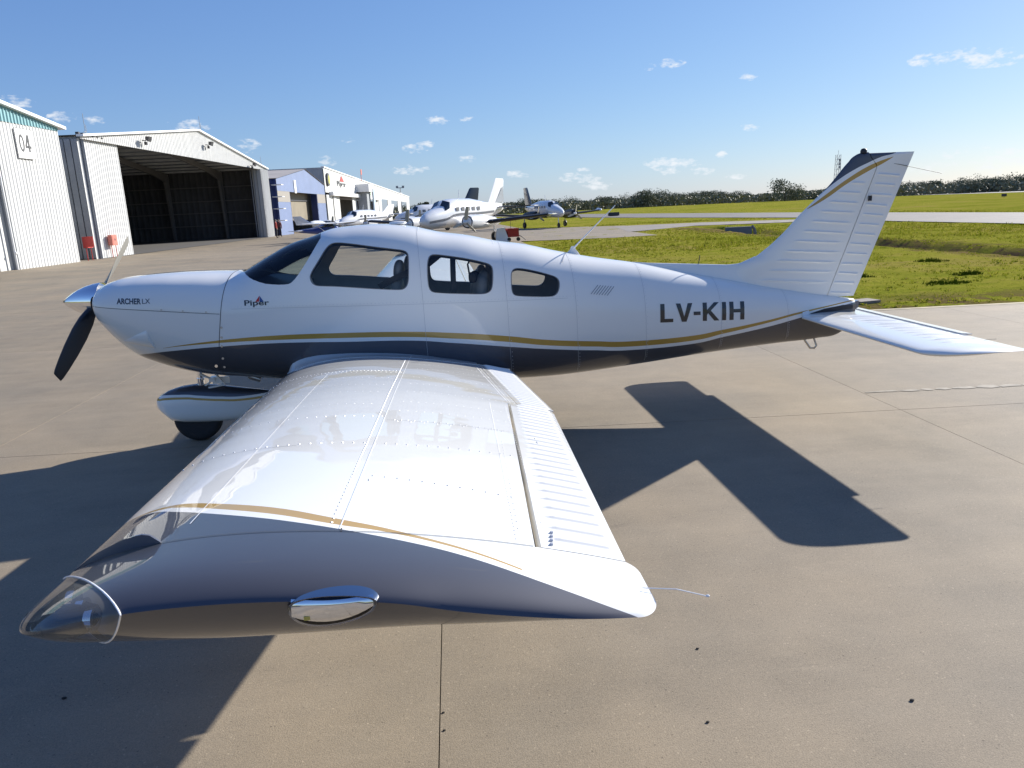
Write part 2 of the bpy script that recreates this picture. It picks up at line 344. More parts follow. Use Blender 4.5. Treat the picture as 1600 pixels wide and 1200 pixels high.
for (x0,y0,x1,y1) in ((-22,40.8,7.7,400),):
    mb.add([(-60,36.2,-.006),(7.72,36.2,-.006),(12.7,35.1,-.006),(15.36,35.66,-.006),(15.5,42.9,-.006),(18.4,55.9,-.006),(10.3,61.5,-.006),(9.0,140,-.006),(40,420,-.006),(-60,420,-.006)],[tuple(range(10))])
struct('far_apron',mb,M_CONC)
mb=MB(); mb.add([(34,-40,-.006),(90,-40,-.006),(90,.6,-.006),(34,3.65,-.006)],[(0,1,2,3)]); struct('side_apron',mb,M_CONC)
mb=MB(); mb.add([(15.3,42.3,.0),(16.0,42.6,.0),(21.5,47.7,.0),(27.8,45.5,.0),(33,46,.0),(33,51,.0),(30.4,50.6,.0),(24.4,54.3,.0),(17.2,55.2,.0)],[tuple(range(9))]); struct('taxi_link',mb,M_ROAD)
mb=MB(); mb.add([(29,-60,.012),(41,-60,.012),(42.9,42.4,.012),(42.1,57,.012),(41.3,72,.012),(33.4,125.6,.012),(20,200,.012),(10,200,.012),(25.6,91.3,.012),(32.8,54.8,.012),(31.2,38.8,.012),(31.6,28.7,.012)],[tuple(range(12))]); struct('taxiway',mb,M_ASPH)
mb=MB(); mb.add([(140,60,.03),(172,60,.03),(194,301,.03),(60,560,.03),(40,540,.03),(150,240,.03)],[tuple(range(6))]); struct('runway',mb,M_STRIP)
mb=MB(); mb.add([(16,50,.01),(19,47.5,.01),(22,49,.012),(24,53,.01),(19,54.5,.01)],[tuple(range(5))]); 
mb=MB(); 
for (pts_) in ([(20.4,34),(21.5,38),(22.5,41),(25,38),(26.5,33),(24,31),(22,32)],[(19.2,27),(19.0,20.5),(21.0,17.5),(21.6,22),(21.2,28)]):
    mb.add([(x,y,.03) for x,y in pts_],[tuple(range(len(pts_)))])
# painted lines on the slabs
mb=MB(); rl_=np.random.RandomState(4); x_=7.15
while x_<13:
    w_=rl_.uniform(.10,.32); y_=.06-.07*(x_-7.2); e_=[rl_.uniform(-.03,.03) for _ in range(6)]; h_=.035+.03*rl_.rand()
    mb.add([(x_,y_-h_*.5+e_[0],.004),(x_+w_*.5,y_-h_+e_[1]*.6,.004),(x_+w_,y_-h_*.6-.07*w_,.004),(x_+w_*.95,y_+h_*.7,.004),(x_+w_*.45,y_+h_+e_[4]*.6,.004),(x_,y_+h_*.4,.004)],[(0,1,2,3,4,5)]); x_+=w_+rl_.uniform(.0,.05)
struct('painted_line',mb,M_LINEW)
mb=MB(); mb.add([(8.0,EDG(8)-.0,.004),(34,EDG(34)-.0,.004),(34,EDG(34)-.13,.004),(8.0,EDG(8)-.13,.004)],[(0,1,2,3)]); struct('edge_line',mb,M_LINEY)
mb=MB(); mb.add([(-18.4,48.3,.004),(-12.9,68.8,.004),(-12.6,68.8,.004),(-18.1,48.3,.004)],[(0,1,2,3)]); struct('hangar_apron_line',mb,M_LINEW)
mb=MB(); mb.box((10.58,6.05,-.02),(.42,.32,.06),.2); o=obj('concrete_pad',mb,M_ROAD); tag(o,'small square concrete pad in the grass right behind the tail of the nearest airplane','concrete pad')
# culvert
cu=thing('culvert','low grey concrete culvert mouth in the dirt ditch beyond the grass','culvert',(20.4,36.5,0))
mb=MB(); mb.box((0,0,-.05),(1.5,.25,.5),-.1); obj('headwall',mb,material('culvert_concrete',(.16,.17,.19),.8),cu)
mb=MB(); mb.tube([(.85,.1,.22),(.95,0,.05),(1.0,-.1,-.3)],.09,8); obj('end_wall',mb,M_ROAD,cu)
# grass blades
def blades(n,xr,yr,h,seed,test=None):
    rnd=np.random.RandomState(seed); mb=MB(); c=0
    while c<n:
        x,y=rnd.uniform(*xr),rnd.uniform(*yr)
        if test and not test(x,y): continue
        d=noise.noise(Vector((x*.35,y*.35,7))); d2=noise.noise(Vector((x*1.3,y*1.3,9)))
        hh=h*(1+.9*max(0,d+d2))*rnd.uniform(.5,1.2); z=-.05+ditch(x,y)
        for q in range(4):
            a=rnd.uniform(0,6.28); r=rnd.uniform(0,.06); bx,by=x+r*math.cos(a),y+r*math.sin(a); w=rnd.uniform(.012,.03); l=rnd.uniform(-.06,.06)
            b=rnd.uniform(0,3.14); mb.add([(bx-w*math.cos(b),by-w*math.sin(b),z),(bx+w*math.cos(b),by+w*math.sin(b),z),(bx+l,by+rnd.uniform(-.05,.05),z+hh)],[(0,1,2)])
        c+=1
    return mb
def blade_mat():
    m=bpy.data.materials.new('grass_blades'); m.use_nodes=True; t=m.node_tree; b=t.nodes['Principled BSDF']
    g=N(t,'ShaderNodeNewGeometry'); c=ramp(t,g.outputs['Random Per Island'],[(0,(.10,.13,.010)),(.45,(.22,.24,.018)),(.8,(.30,.29,.032)),(1,(.33,.26,.08))]); t.links.new(c,b.inputs['Base Color']); b.inputs['Roughness'].default_value=.7
    b.inputs['Specular IOR Level'].default_value=0
    tr=N(t,'ShaderNodeBsdfTranslucent'); t.links.new(c,tr.inputs[0]); mx=N(t,'ShaderNodeMixShader'); mx.inputs[0].default_value=.35
    t.links.new(b.outputs[0],mx.inputs[1]); t.links.new(tr.outputs[0],mx.inputs[2]); t.links.new(mx.outputs[0],t.nodes['Material Output'].inputs[0]); return m
M_BLADES=blade_mat()
def ok_g(x,y):
    if y<EDG(x)+.04 or x<7.3+.012*y: return False
    if abs(x-19.9)<1.0 and noise.noise(Vector((x*2,y*2,1)))<.25: return False
    if x>31.3 and x<43: return False
    if y>35 and x<16: return False
    if y>42 and 15<x<33 and (y-42.6)<(x-16)*1.0+14 and y<57: return False
    return True
o=obj('grass',blades(15000,(7.4,31),(5.3,30),.05,1,ok_g),M_BLADES,fix=False,kind='stuff'); o=obj('grass',blades(9000,(8.25,46),(22,62),.09,2,ok_g),M_BLADES,fix=False,kind='stuff')
tf=MB(); rnd=np.random.RandomState(5)
for (cx,cy,r) in [(13.4,7.9,.30),(12.6,9.9,.25),(16.2,12.6,.3),(22.5,13.8,.4),(14.9,9.3,.2)]:
    for _ in range(260):
        a=rnd.uniform(0,6.28); q=r*rnd.rand()**.6; x,y=cx+q*math.cos(a)*1.5+.5*r*noise.noise(Vector((q*9,a*2,cx))),cy+q*math.sin(a)+.6*r*noise.noise(Vector((a*2,q*9,cy))); w=.018; b=rnd.uniform(0,3.14); h=rnd.uniform(.01,.10)*(1.25-q/r)
        tf.add([(x-w*math.cos(b),y-w*math.sin(b),-.04),(x+w*math.cos(b),y+w*math.sin(b),-.04),(x+rnd.uniform(-.04,.04),y,h)],[(0,1,2)])
obj('weed_tufts',tf,material('weed_green',(.10,.125,.010),.9,spec=0),fix=False,kind='stuff')
# specks on the concrete
for (x,y,r,l) in [(1.53,-3.71,.010,'small dark pebble in the wing shadow near the bottom left corner'),(3.086,-4.034,.006,'upper of two tiny dark specks beside the slab joint below the wing'),(3.089,-4.136,.006,'lower of two tiny dark specks beside the slab joint below the wing'),(4.179,-3.778,.007,'tiny dark chip on the sunlit slab below the static wick'),(4.857,-4.232,.009,'dark chip on sunlit concrete nearest the bottom right corner'),(4.061,-4.236,.007,'tiny dark chip lowest on the sunlit slab right of the joint')]:
    r*=.75; mb=MB(); rr=[]
    for i in range(4):
        f=-PI/2+PI*i/3; rr.append([(r*1.5*math.cos(a)*max(.1,math.cos(f))*(1+.3*math.sin(3*a)),r*math.sin(a)*max(.1,math.cos(f)),r*.5+r*.6*math.sin(f)) for a in np.linspace(0,2*PI,9)[:-1]])
    mb.loft(rr); o=obj('pebble',mb,M_JOINT,loc=(x,y,0)); tag(o,l,'pebble','dark specks lying on the concrete')

# ============================================================ HANGARS (built in a frame turned with the building line)
BO=Vector((-17.2,34,0))          # point on the facade line; local +y runs along it, local +x out to the apron
def broot(name,label,cat,group=None): return thing(name,label,cat,tuple(BO),-GROT,group)
def L(y): return (y-34)/math.cos(GROT)
def ribbed(y0,y1,z0,z1,x,pitch=.20,depth=.035,top=None,facing=1):
    """corrugated sheet in the local y-z plane; top: function y->z"""
    mb=MB(); n=max(1,int(round((y1-y0)/pitch))); p=(y1-y0)/n; prof=[]
    for i in range(n):
        a=y0+i*p; prof+=[(a,0),(a+p*.42,0),(a+p*.62,depth),(a+p*.80,depth)]
    prof.append((y1,0)); g=[[(x+facing*d,y,(z0(y) if callable(z0) else z0)) for y,d in prof],[(x+facing*d,y,(z1(y) if callable(z1) else z1)) for y,d in prof]]
    mb.grid(g); return mb
def ribbed_x(x0,x1,z0,z1,y,pitch=.25,depth=.035,facing=-1):
    mb=MB(); n=max(1,int(round(abs(x1-x0)/pitch))); p=(x1-x0)/n; prof=[]
    for i in range(n):
        a=x0+i*p; prof+=[(a,0),(a+p*.42,0),(a+p*.62,depth),(a+p*.80,depth)]
    prof.append((x1,0)); mb.grid([[(x,y+facing*d,(z0(x) if callable(z0) else z0)) for x,d in prof],[(x,y+facing*d,(z1(x) if callable(z1) else z1)) for x,d in prof]]); return mb
M_SHEET=material('white_sheet_metal',(.60,.605,.59),.42,noise_amt=.10,noise_scale=1.5); M_SHEET2=material('weathered_white_sheet',(.56,.565,.54),.5,noise_amt=.1,noise_scale=.8)
for m_ in (M_SHEET,M_SHEET2):      # rain streaks down the sheets
    t_=m_.node_tree; n_=[q for q in t_.nodes if q.type=='TEX_NOISE'][0]; l_=n_.inputs['Vector'].links[0].from_socket; t_.links.new(VM(t_,'MULTIPLY',l_,(1,2.2,.22)).outputs[0],n_.inputs['Vector']); n_.inputs['Scale'].default_value=1.3
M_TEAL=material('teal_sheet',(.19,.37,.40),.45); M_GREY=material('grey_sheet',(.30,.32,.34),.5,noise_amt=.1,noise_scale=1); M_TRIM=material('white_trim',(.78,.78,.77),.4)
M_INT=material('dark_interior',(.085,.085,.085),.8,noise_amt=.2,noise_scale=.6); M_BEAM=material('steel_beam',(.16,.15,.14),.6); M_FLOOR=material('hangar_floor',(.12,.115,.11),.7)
M_BLUE=material('pale_blue_sheet',(.21,.27,.43),.45,noise_amt=.06,noise_scale=.6); M_DBLUE=material('deep_blue_sheet',(.012,.03,.13),.45); M_BEIGE=material('beige_roof',(.42,.38,.33),.6,noise_amt=.1,noise_scale=.5); M_BROWN=material('tan_door',(.20,.17,.12),.6,noise_amt=.15,noise_scale=.7)
M_REDP=material('red_cabinet',(.42,.03,.025),.5,noise_amt=.15,noise_scale=4); M_PINK=material('faded_red_cabinet',(.50,.16,.12),.6,noise_amt=.2,noise_scale=4); M_GLASSD=material('dark_glass',(.02,.03,.04),.08,coat=.5)
M_SIGNG=material('sign_grey',(.05,.055,.06),.6)
def wtext(txt,y0,y1,z0,h,x,bold=.02,d=.0):
    v,fs=text_mesh(txt,bold); a,b=v[:,0].min(),v[:,0].max(); c,e=v[:,1].min(),v[:,1].max()
    mb=MB(); mb.add([(x,y0+(p[0]-a)/(b-a)*(y1-y0),z0+(p[1]-c)/(e-c)*h) for p in v],fs); return mb
# --- hangar 04
h4=broot('hangar','white ribbed hangar with a teal band and the number 04, cut by the left edge','hangar','row of hangars')
y0,y1=L(32.065),L(37.443)
roof4=lambda y:7.13+(y1-y)*.125
teal4=lambda y:6.93
obj('wall',ribbed(y0,y1,0,lambda y:6.93,0,.265,.040),M_SHEET,h4)
obj('wall',ribbed(L(14),y0,5.1,lambda y:6.93,0,.265,.040),M_SHEET,h4)
obj('teal_band',ribbed(L(14),y1,6.92,lambda y:roof4(y)-.02,.03,.26,.05),M_TEAL,h4)
mb=MB(); mb.loft([[(-.3,y,roof4(y)-.05),(.28,y,roof4(y)-.05),(.28,y,roof4(y)+.10),(-.3,y,roof4(y)+.10)] for y in (L(14),y1+.42)]); obj('fascia',mb,M_TRIM,h4)
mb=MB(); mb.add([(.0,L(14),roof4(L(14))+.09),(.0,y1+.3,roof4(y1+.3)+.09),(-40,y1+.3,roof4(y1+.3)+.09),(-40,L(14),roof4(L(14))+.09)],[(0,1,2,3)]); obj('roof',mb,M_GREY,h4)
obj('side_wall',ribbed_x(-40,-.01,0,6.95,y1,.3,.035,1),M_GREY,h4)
mb=MB(); mb.box((-.55,y0-.02,3.45),(1.1,.04,6.9)); obj('door_jamb',mb,M_GREY,h4)
for k in range(3):
    mb=MB(); mb.box((-.35-.28*k,y0-.55-.5*k,2.6),(.08,1.0,5.2)); obj('sliding_door',mb,M_SHEET2,h4)
mb=MB(); mb.tube([(.02,y0-.25,0),(.02,y0-.25,5.2)],.05,8); mb.tube([(.02,y0-.25,.8),(.12,y0-.25,.8)],.06,8); obj('downpipe',mb,M_TRIM,h4)
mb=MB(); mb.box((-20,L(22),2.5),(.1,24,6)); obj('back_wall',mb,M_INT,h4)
mb=MB(); mb.box((.088,(L(33.45)+L(34.83))/2,6.0),(.02,L(34.83)-L(33.45),1.43)); sg=obj('number_sign',mb,M_TRIM,h4,label='white panel with grey number 04')
mb=MB(); zy=L(33.68)
ring=lambda r0,r1:[(.106,zy+.20+r0*math.cos(a),6.02+r1*math.sin(a)) for a in np.linspace(0,2*PI,29)[:-1]]
mb.loft([ring(.21,.42),ring(.10,.30)],caps=False); obj('sign_digit',mb,M_SIGNG,sg,fix=False,label='grey digit 0')
mb=MB()
for P in ([(.47,.18),(.96,.18),(.96,.30),(.47,.30)],[(.47,.30),(.60,.30),(.82,.82),(.69,.82)],[(.71,.0),(.83,.0),(.83,.82),(.71,.82)]): mb.add([(.104+.004*len(mb.f),zy+a,5.62+b) for a,b in P],[(0,1,2,3)])
obj('sign_digit',mb,M_SIGNG,sg,fix=False,label='grey digit 4')
mb=MB()
for a,b,c,d in ((33.45,33.47,5.29,6.71),(34.81,34.83,5.29,6.71)): mb.box((.10,(L(a)+L(b))/2,6.0),(.006,.02,1.43))
for z in (5.29,6.71): mb.box((.10,(L(33.45)+L(34.83))/2,z),(.006,1.40,.02))
obj('sign_border',mb,M_SIGNG,sg)
# --- hangar 05, open
h5=broot('hangar','big white hangar standing open with dark steel frames inside','hangar','row of hangars')
a0,a1,a2,a3=L(39.752),L(44.431),L(73.594),L(76.033); pk=L(57.9); 
roof5=lambda y:6.95+2.05*(1-abs(y-pk)/(pk-a0)) if y<=pk else 6.95+2.05*(1-(y-pk)/(a3-pk))
obj('wall',ribbed(a0,a1,0,6.78,-.24,.26,.040),M_SHEET,h5)
obj('wall',ribbed(a2,a3,0,6.78,.10,.26,.06),M_SHEET,h5)
obj('gable',ribbed(a0,a3,6.75,lambda y:roof5(y)-.03,-.02,.26,.040),M_SHEET,h5)
mb=MB(); mb.loft([[(-.2,y,roof5(y)-.08),(.2,y,roof5(y)-.08),(.2,y,roof5(y)+.05),(-.2,y,roof5(y)+.05)] for y in (a0-.05,pk,a3+.25)]); obj('fascia',mb,M_TRIM,h5)
DEP=-34
mb=MB()
for s_,e_ in ((a0,pk),(pk,a3)): mb.add([(0,s_,roof5(s_)+.02),(0,e_,roof5(e_)+.02),(DEP,e_,roof5(e_)+.02),(DEP,s_,roof5(s_)+.02)],[(0,1,2,3)])
obj('roof',mb,M_GREY,h5)
# stacked door leaves seen edge-on at the left end
for k in range(4):
    mb=MB(); mb.box((-.42-.42*k,a0+.06+.05*k,3.4),(.34,.10,6.72)); obj('door_leaf',mb,M_GREY,h5)  # leaf ends coloured grey for the shade on this side turned from the sun
obj('side_wall',ribbed_x(DEP,-.02,0,6.9,a0+.3,.3,.035,-1),M_GREY,h5)  # side facing away from the sun: its shade is put into the grey colour
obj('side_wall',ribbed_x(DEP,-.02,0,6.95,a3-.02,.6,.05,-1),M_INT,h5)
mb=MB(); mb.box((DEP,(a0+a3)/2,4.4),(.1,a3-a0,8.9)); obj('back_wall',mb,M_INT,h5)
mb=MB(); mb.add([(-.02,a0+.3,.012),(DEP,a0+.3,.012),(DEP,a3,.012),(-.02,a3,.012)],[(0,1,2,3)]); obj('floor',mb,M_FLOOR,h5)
mb=MB(); mb.box((-.35,a2+.12,3.4),(.9,.22,6.8)); obj('door_jamb',mb,M_SHEET2,h5)
for k in range(3):
    mb=MB(); mb.box((-.30-.3*k,a2-.02-.06*k,3.38),(.06,.10,6.7)); obj('door_leaf',mb,M_GREY,h5)
cols=[-4.6,-10.1,-15.6,-21.1,-26.6]
for x in cols:
    mb=MB()
    for y,dy in ((a3-.35,-1),(a0+.65,1)):
        mb.add([(x-.11,y,0),(x+.11,y,0),(x+.11,y+dy*.35,0),(x-.11,y+dy*.35,0),(x-.11,y,6.3),(x+.11,y,6.3),(x+.11,y+dy*.9,6.1),(x-.11,y+dy*.9,6.1)],[(0,1,2,3),(4,5,6,7),(0,1,5,4),(1,2,6,5),(2,3,7,6),(3,0,4,7)])
    rr=[]
    for y,dz in ((a0+.5,.95),(a0+4,.55),(pk-4,.45),(pk,.6),(pk+4,.45),(a3-4,.55),(a3-.3,.95)): z=roof5(y)-.28; rr.append([(x-.10,y,z-dz),(x+.10,y,z-dz),(x+.10,y,z),(x-.10,y,z)])
    mb.loft(rr); obj('steel_frame',mb,M_BEAM,h5)
for k in range(22):
    y=a0+1.2+(a3-a0-2)*k/21; z=roof5(y)-.14
    mb=MB(); mb.box((DEP/2,y,z),(abs(DEP)-.3,.07,.18)); obj('purlin',mb,M_SHEET2,h5)
for z in (1.4,2.7,3.9,5.3):
    mb=MB(); mb.box((DEP/2,a3-.15,z),(abs(DEP)-.3,.10,.10)); obj('girt',mb,M_BEAM,h5)
mb=wtext('05',L(74.5),L(75.3),5.0,.55,.175,.01); obj('small_lettering',mb,M_SIGNG,h5,fix=False) if 0 else None
def floodlight(y,z,label,x=.1):
    t=thing('floodlight',label,'floodlight',tuple(BO+Vector((math.cos(-GROT)*x-math.sin(-GROT)*L(y),math.sin(-GROT)*x+math.cos(-GROT)*L(y),z))),-GROT,'floodlights on the hangar gable')
    mb=MB(); mb.tube([(0,0,0),(.25,0,-.05),(.35,0,.05)],.03,6); mb.box((.12,.28,-.18),(.16,.14,.20)); mb.box((.1,.10,-.02),(.05,.45,.05)); obj('bracket',mb,M_DARK_,t)
    mb=MB(); mb.loft([[(.30,-.18,.02),(.30,.18,.02),(.34,.18,.22),(.34,-.18,.22)],[(.50,-.24,-.12),(.50,.24,-.12),(.60,.24,.20),(.60,-.24,.20)]]); obj('lamp_head',mb,M_DARK_,t)
M_DARK_=material('dark_metal',(.04,.04,.045),.5)
floodlight(47.38,7.30,'dark double floodlight on the gable, left of the peak'); floodlight(59.1,7.95,'dark double floodlight on the gable, below the peak'); floodlight(70.36,6.95,'dark double floodlight on the gable, near its right end')
def bp(x,y,z=0): return tuple(BO+Vector((math.cos(-GROT)*x-math.sin(-GROT)*L(y),math.sin(-GROT)*x+math.cos(-GROT)*L(y),z)))
for (y,z,l,h) in ((41.0,6.9,'thin mast antenna on the roof between hangar 04 and the open hangar',1.35),(59.5,8.9,'thin mast antenna standing on the peak of the open hangar',1.3),(75.5,6.9,'thin mast antenna on the right eave of the open hangar',1.2)):
    mb=MB(); mb.tube([(0,0,0),(0,0,h)],.018,6); mb.tube([(0,-.16,h*.25),(0,.16,h*.25)],.02,6); mb.tube([(0,.16,h*.25),(0,.16,h*.55)],.015,6); o=obj('mast_antenna',mb,M_GREY,loc=bp(-.3,y,z)); tag(o,l,'antenna','antennas on the hangar roofs')
for k in range(5): rl=MB(); rl.box((-.2,L(39.9)+.55*k,7.05),(.18,.16,.16)); rl.box((-.1,L(39.9)+.55*k+.1,6.98),(.3,.16,.06)); obj('door_roller',rl,M_DARK_,h5)
# fire cabinets
for (x,y,l,mm,op) in ((-16.86,38.45,'red fire hose cabinet standing open on two legs in the gap beside hangar 04',M_REDP,True),(-16.72,41.43,'faded red fire cabinet on two legs against the white ribbed wall',M_PINK,False)):
    t=thing('fire_cabinet',l,'fire cabinet',(x,y,0),-GROT,'fire cabinets')
    mb=MB(); mb.box((0,0,1.02),(.25,.62,.62)); obj('cabinet',mb,mm,t)
    for q in (-.26,.26):
        mb=MB(); mb.tube([(0,q,0),(0,q,.72)],.025,6); obj('leg',mb,M_REDP,t)
    mb=MB(); mb.box((.13,.02,1.02),(.012,.5,.5)) if not op else mb.box((.30,-.30,1.05),(.36,.03,.58)); obj('cabinet_door',mb,mm,t)
    if op: mb=MB(); mb.tube([(.15,.12*math.cos(a),1.02+.14*math.sin(a)) for a in np.linspace(0,6.28,12)],.05,6); obj('hose',mb,M_TRIM,t)
    else: mb=MB(); mb.box((.14,.02,1.05),(.012,.10,.12)); obj('cabinet_label',mb,M_SIGNG,t)
# --- blue hangar
hb=broot('hangar','smaller pale blue hangar with dark blue piers and a tan roller door','hangar','row of hangars')
b0,b1,b2,b3=L(78.9),L(84.0),L(98.2),L(103.2); pb=L(92.4); roofb=lambda y:6.05+1.6*(1-abs(y-pb)/(pb-b0)) if y<pb else 6.05+1.6*(1-(y-pb)/(b3-pb))
obj('wall',ribbed(b0,b1,0,3.6,.1,.4,.04),M_BLUE,hb); obj('wall',ribbed(b2,b3,0,3.6,.1,.4,.04),M_BLUE,hb)
M_TANP=material('grey_tan_panel',(.27,.25,.22),.6)
for p,q in ((b0,b1),(b2,b3)): mb=MB(); mb.box((.08,(p+q)/2,4.2),(.1,q-p,1.2)); obj('tan_panel',mb,M_TANP,hb)
obj('gable',ribbed(b0,b3,4.75,lambda y:roofb(y),.12,.45,.04),M_BLUE,hb)
mb=MB()
for s_,e_ in ((b0-.2,pb),(pb,b3+.2)): mb.add([(.3,s_,roofb(s_)+.04),(.3,e_,roofb(e_)+.04),(-26,e_,roofb(e_)+.04),(-26,s_,roofb(s_)+.04)],[(0,1,2,3)])
obj('roof',mb,M_BEIGE,hb)
obj('side_wall',ribbed_x(-26,.08,0,6.0,b0,.5,.04,-1),M_DBLUE,hb)
for p in (b1,b2): mb=MB(); mb.box((-.3,p,2.4),(.8,.4,4.8)); obj('door_jamb',mb,M_DBLUE,hb)
mb=MB(); mb.box((-1.2,(b1+b2)/2,3.2),(.1,b2-b1,3.4)); obj('roller_door',mb,M_BROWN,hb)
mb=MB(); mb.box((-1.1,(b1+b2)/2,3.9),(.15,b2-b1,.15)); obj('door_rail',mb,M_DARK_,hb)
mb=MB(); mb.box((-18,(b1+b2)/2,2),(.1,b2-b1+6,5)); obj('back_wall',mb,M_INT,hb)
mb=MB(); mb.box((.2,L(86.6),5.4),(.05,.9,1.5)); obj('wall_sign',mb,M_TRIM,hb)
for k in range(4): mb=MB(); mb.box((.35,b0-.6,1.6+1.25*k),(1.1,.9,.09)); obj('exterior_landing',mb,M_TRIM,hb)
# --- long white building
hw=broot('hangar','long white hangar row with tall door bays receding behind the blue hangar','hangar','row of hangars')
w0,w1=L(103.9),L(219); zt=lambda y:8.5-(y-w0)*(8.5-6.15)/(w1-w0); zd=lambda y:4.75-(y-w0)*.0045
obj('side_wall',ribbed_x(-45,.0,0,8.5,w0,.6,.05,-1),M_GREY,hw)
obj('fascia_wall',ribbed(w0,w1,lambda y:zd(y)+.35,lambda y:zt(y),.1,.8,.04),M_SHEET,hw)
mb=MB(); mb.loft([[(-.2,y,zt(y)-.03),(.25,y,zt(y)-.03),(.25,y,zt(y)+.14),(-.2,y,zt(y)+.14)] for y in (w0-.1,w1)]); obj('parapet_cap',mb,M_TRIM,hw)
mb=MB(); mb.add([(-.05,w0+.2,0),(-.05,w1,0),(-.05,w1,5),(-.05,w0+.2,5)],[(0,1,2,3)]); mb.box((-12,(w0+w1)/2,2.5),(.1,w1-w0,5)); 
mb=MB(); mb.box((-9,(w0+w1)/2,2.6),(.1,w1-w0,5.2)); obj('back_wall',mb,M_INT,hw)
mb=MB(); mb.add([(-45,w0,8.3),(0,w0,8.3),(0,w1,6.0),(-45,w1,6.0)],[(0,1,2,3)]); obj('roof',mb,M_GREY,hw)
bays=[(104.3,107,1),(107,109.2,1),(109.2,111.4,1),(111.4,114.5,1),(114.8,125.5,0),(125.5,130.8,1),(130.8,137,0),(137,141.2,1),(141.2,152.5,0),(152.5,156.5,1),(156.5,160.5,1),(160.5,170.5,0),(170.5,177,1),(177,190,0),(190,197,1),(197,211,0),(211,219,1)]
for i,(p,q,f) in enumerate(bays):
    if f:
        mb=MB(); mb.box((.05-.12*(i%2),(L(p)+L(q))/2,2.35),(.1,L(q)-L(p)-.15,4.9)); obj('door_leaf',mb,M_SHEET if i%3 else M_SHEET2,hw)
for p,q in ((106.5,130.5),(141,156)):
    mb=MB(); mb.box((.35,(L(p)+L(q))/2,zd(L(p))+.25),(.7,L(q)-L(p),.55)); obj('door_header',mb,M_TRIM,hw)
mb=MB(); mb.box((1.2,L(131.5),6.3),(2.4,5.0,1.3)); obj('entrance_canopy',mb,M_TRIM,hw)
mb=MB(); mb.box((1.0,L(132),2.9),(1.6,4.2,5.6)); obj('entrance_block',mb,M_GREY,hw)
mb=MB(); mb.box((2.4,L(134),4.1),(.25,2.0,4.2)); e=obj('entrance_sign',mb,material('pale_blue_sign',(.42,.52,.60),.5),hw)
mb=MB(); mb.box((-.8,L(201),6.6),(1.4,6,.9)); obj('roof_box',mb,M_GREY,hw)
mb=wtext('Piper',L(112.5),L(119.6),6.0,1.0,.20,.03); obj('wall_lettering',mb,M_SIGNG,hw,fix=False)
mb=MB(); mb.add([(.2,L(115),7.0),(.2,L(118.3),7.0),(.2,L(116.4),7.85)],[(0,1,2)]); obj('wall_emblem',mb,material('sign_red',(.55,.05,.04),.5),hw)
mb=MB(); mb.add([(.2,L(141.5),6.6),(.2,L(145),6.6),(.2,L(143),7.5)],[(0,1,2)]); obj('wall_emblem',mb,material('sign_dark_red',(.25,.04,.04),.5),hw)
mb=wtext('AERO',L(140.6),L(146.5),5.6,.75,.20,.03); mb=MB(); 
for k in range(3):
    for j in range(4): mb.box((.2,L(141+1.3*j),5.55+.35*k),(.02,.9,.2))
obj('wall_lettering',mb,material('sign_green',(.18,.32,.06),.5),hw)
mb=MB(); mb.tube([(.18,L(105.2)+.0*k,7.0+.9*math.sin(a)) for k,a in enumerate(np.linspace(0,6.28,14))],.1,6); mb=MB(); mb.lathe([(0,.9),(.25,.9),(.25,.01)],(.12,L(105.6),6.9),'x',24); rs_=obj('round_sign',mb,M_SIGNG,hw); mb=MB(); mb.lathe([(0,.62),(.02,.62),(.02,.01)],(.38,L(105.8),6.9),'x',20); obj('sign_face',mb,material('sign_yellow',(.42,.40,.10),.5),rs_)
mb=MB(); mb.tube([(.6,L(133),7.6),(.6,L(133),9.4)],.05,6); mb.box((.6,L(133)+.5,9.2),(.05,1.1,.9)); o=obj('roof_flag',mb,material('flag_red',(.5,.12,.08),.7),hw)
